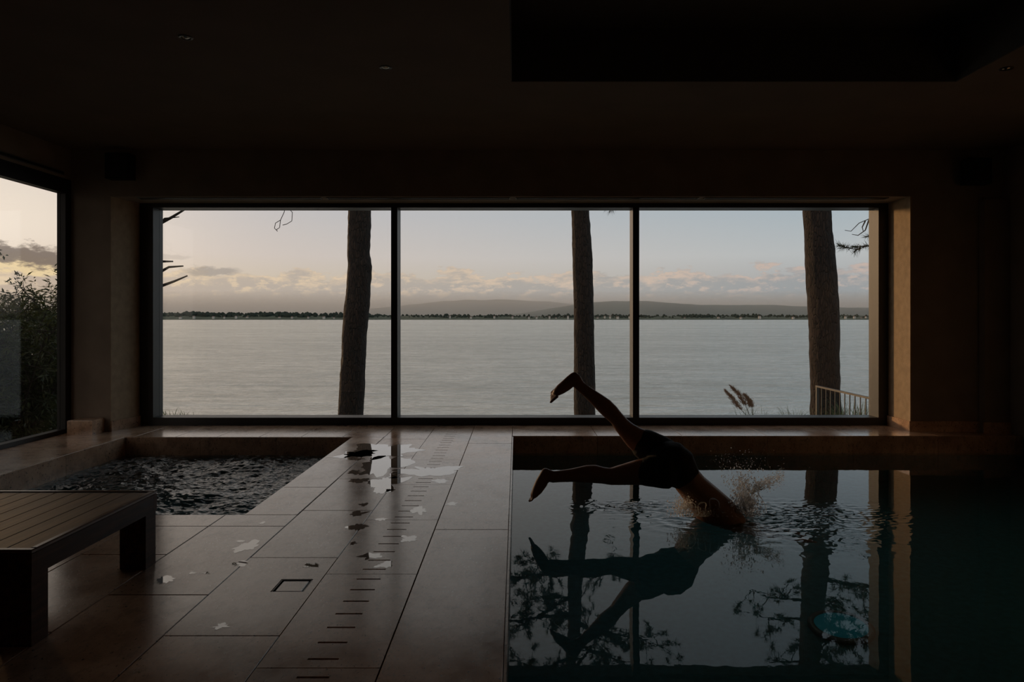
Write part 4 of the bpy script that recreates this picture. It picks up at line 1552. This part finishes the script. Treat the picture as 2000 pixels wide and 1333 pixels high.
# ------------------------------------------------------------------ railing by the third trunk
root = empty('railing', (6.37, 12, -1.1))
tag(root, 'steel handrail with thin balusters in front of the thick pine', 'railing')
RZ = -0.075
MB().box((6.345, 9.2, RZ - .035), (6.395, 14.5, RZ)).build('handrail', M['rail_steel'], root)
MB().box((6.35, 9.2, -.98), (6.39, 14.5, -.95)).build('bottom_rail', M['rail_steel'], root)
for y in (14.46, 11.85, 9.22):
    MB().box((6.345, y - .03, -1.35), (6.395, y + .03, RZ - .036)).build('post', M['rail_steel'], root)
y = 14.25
bme = MB().box((-.008, -.008, -.875), (.008, .008, 0)).mesh('baluster')
while y > 9.3:
    if min(abs(y - q) for q in (11.85,)) > .08:
        link('baluster', bme, M['rail_steel'], root, loc=Vector((6.37, y, RZ - .036)) - root.location)
    y -= .2


# ------------------------------------------------------------------ reeds and grasses
def blades(m, c, n, L0, L1, spread, w=.006, lean=.4):
    for _ in range(n):
        a = R.uniform(0, 2 * math.pi)
        p = Vector((c.x + R.gauss(0, spread), c.y + R.gauss(0, spread), c.z))
        d = Vector((math.cos(a) * R.uniform(0, lean), math.sin(a) * R.uniform(0, lean), 1)).normalized()
        L = R.uniform(L0, L1)
        s = Vector((-math.sin(a), math.cos(a), 0)) * w
        b = len(m.v)
        for i in range(5):
            t = i / 4
            q = p + d * L * t + Vector((d.x, d.y, 0)) * (L * t * t * .7) - Vector((0, 0, .25 * L * t * t * t))
            ww = s * (1 - t * .92)
            m.v += [tuple(q - ww), tuple(q + ww)]
        for i in range(4):
            m.f.append((b + 2 * i, b + 2 * i + 1, b + 2 * i + 3, b + 2 * i + 2))


R = random.Random(77)
Yq = 15.0
root = empty('pampas_grass', (pix(1448, 800, Yq).x, Yq, ground_z(4.9, Yq)))
tag(root, 'pampas grass with three tan feathery plumes below the last pane', 'grass plant')
for path in ([(1475, 835), (1458, 812), (1447, 800), (1432, 780), (1417, 764)], [(1472, 835), (1462, 806), (1456, 792), (1445, 772), (1428, 756)], [(1474, 835), (1470, 810), (1468, 795), (1465, 785), (1455, 772)]):
    base = Vector((root.location.x + R.uniform(.1, .3), Yq, root.location.z))
    pp = [base] + [pix(x, y, Yq) for x, y in path]
    MB().tube(pp, .006, 5).build('stalk', M['twig'], root)
    pl = MB()
    a, b = pp[-3], pp[-1]
    for _ in range(520):
        t = R.random()
        q = (pp[-3].lerp(pp[-2], t * 2) if t < .5 else pp[-2].lerp(pp[-1], t * 2 - 1))
        wdt = .030 * math.sin(min(1, (1 - t) * 1.1 + .08) * math.pi * .62)
        o1 = q + Vector((R.gauss(0, wdt), R.gauss(0, wdt), R.gauss(0, wdt * .6)))
        d = ((b - a).normalized() + Vector((R.gauss(0, .35), R.gauss(0, .35), R.gauss(0, .3)))).normalized()
        s = d.cross(Vector((0, 1, 0))).normalized() * .004
        k = len(pl.v)
        pl.v += [tuple(o1 - s), tuple(o1 + s), tuple(o1 + d * R.uniform(.05, .10))]
        pl.f.append((k, k + 1, k + 2))
    pl.build('plume', M['plume'], root)
lf = MB()
blades(lf, Vector((root.location.x + .2, Yq, root.location.z)), 90, .5, .95, .18, .007, .5)
lf.build('leaves', M['reed_leaf'], root)

for (px, lab, L, n, Yq, sx) in ((1548, 'green arching grass clump between the plumes and the thick pine', 1.0, 120, 13.7, .10), (1665, 'green grass clump behind the railing balusters', 1.15, 230, 14.0, .22), (1690, 'dense green grass clump at the edge of the last pane', 1.15, 200, 12.4, .2)):
    c = pix(px, 800, Yq)
    c.z = ground_z(c.x, Yq) - .02
    m = MB()
    blades(m, c, n, L * .6, L * 1.05, sx, .008, .55)
    o = m.build('grass_clump', M['reed_leaf'])
    tag(o, lab, 'grass clump', 'grass clumps on the bank')

gs = MB()
for _ in range(2600):
    x, y = R.uniform(-13, -5.9), R.uniform(6.5, 17)
    blades(gs, Vector((x, y, ground_z(x, y) - .02)), 2, .12, .38, .03, .008, .6)
tag(gs.build('grass', M['reed_leaf']), 'short green grass outside the side window', 'grass', kind='stuff')

# ------------------------------------------------------------------ haze over the far side of the lake
hz = MB().box((-9000, 3010, LAKE - 1), (9000, 8000, 125)).build('haze', None)
hm_ = bpy.data.materials.new('lake_haze')
hm_.use_nodes = True
t = NT(hm_.node_tree)
t.n.clear()
out = t.add('ShaderNodeOutputMaterial')
vs_ = t.add('ShaderNodeVolumeScatter', {'Color': (0.98, 0.985, 0.99, 1), 'Density': 0.0008, 'Anisotropy': 0.2})
t.l.new(vs_.outputs[0], out.inputs['Volume'])
hz.data.materials.append(hm_)
tag(hz, 'thin evening haze over the far side of the lake', 'haze', kind='structure')
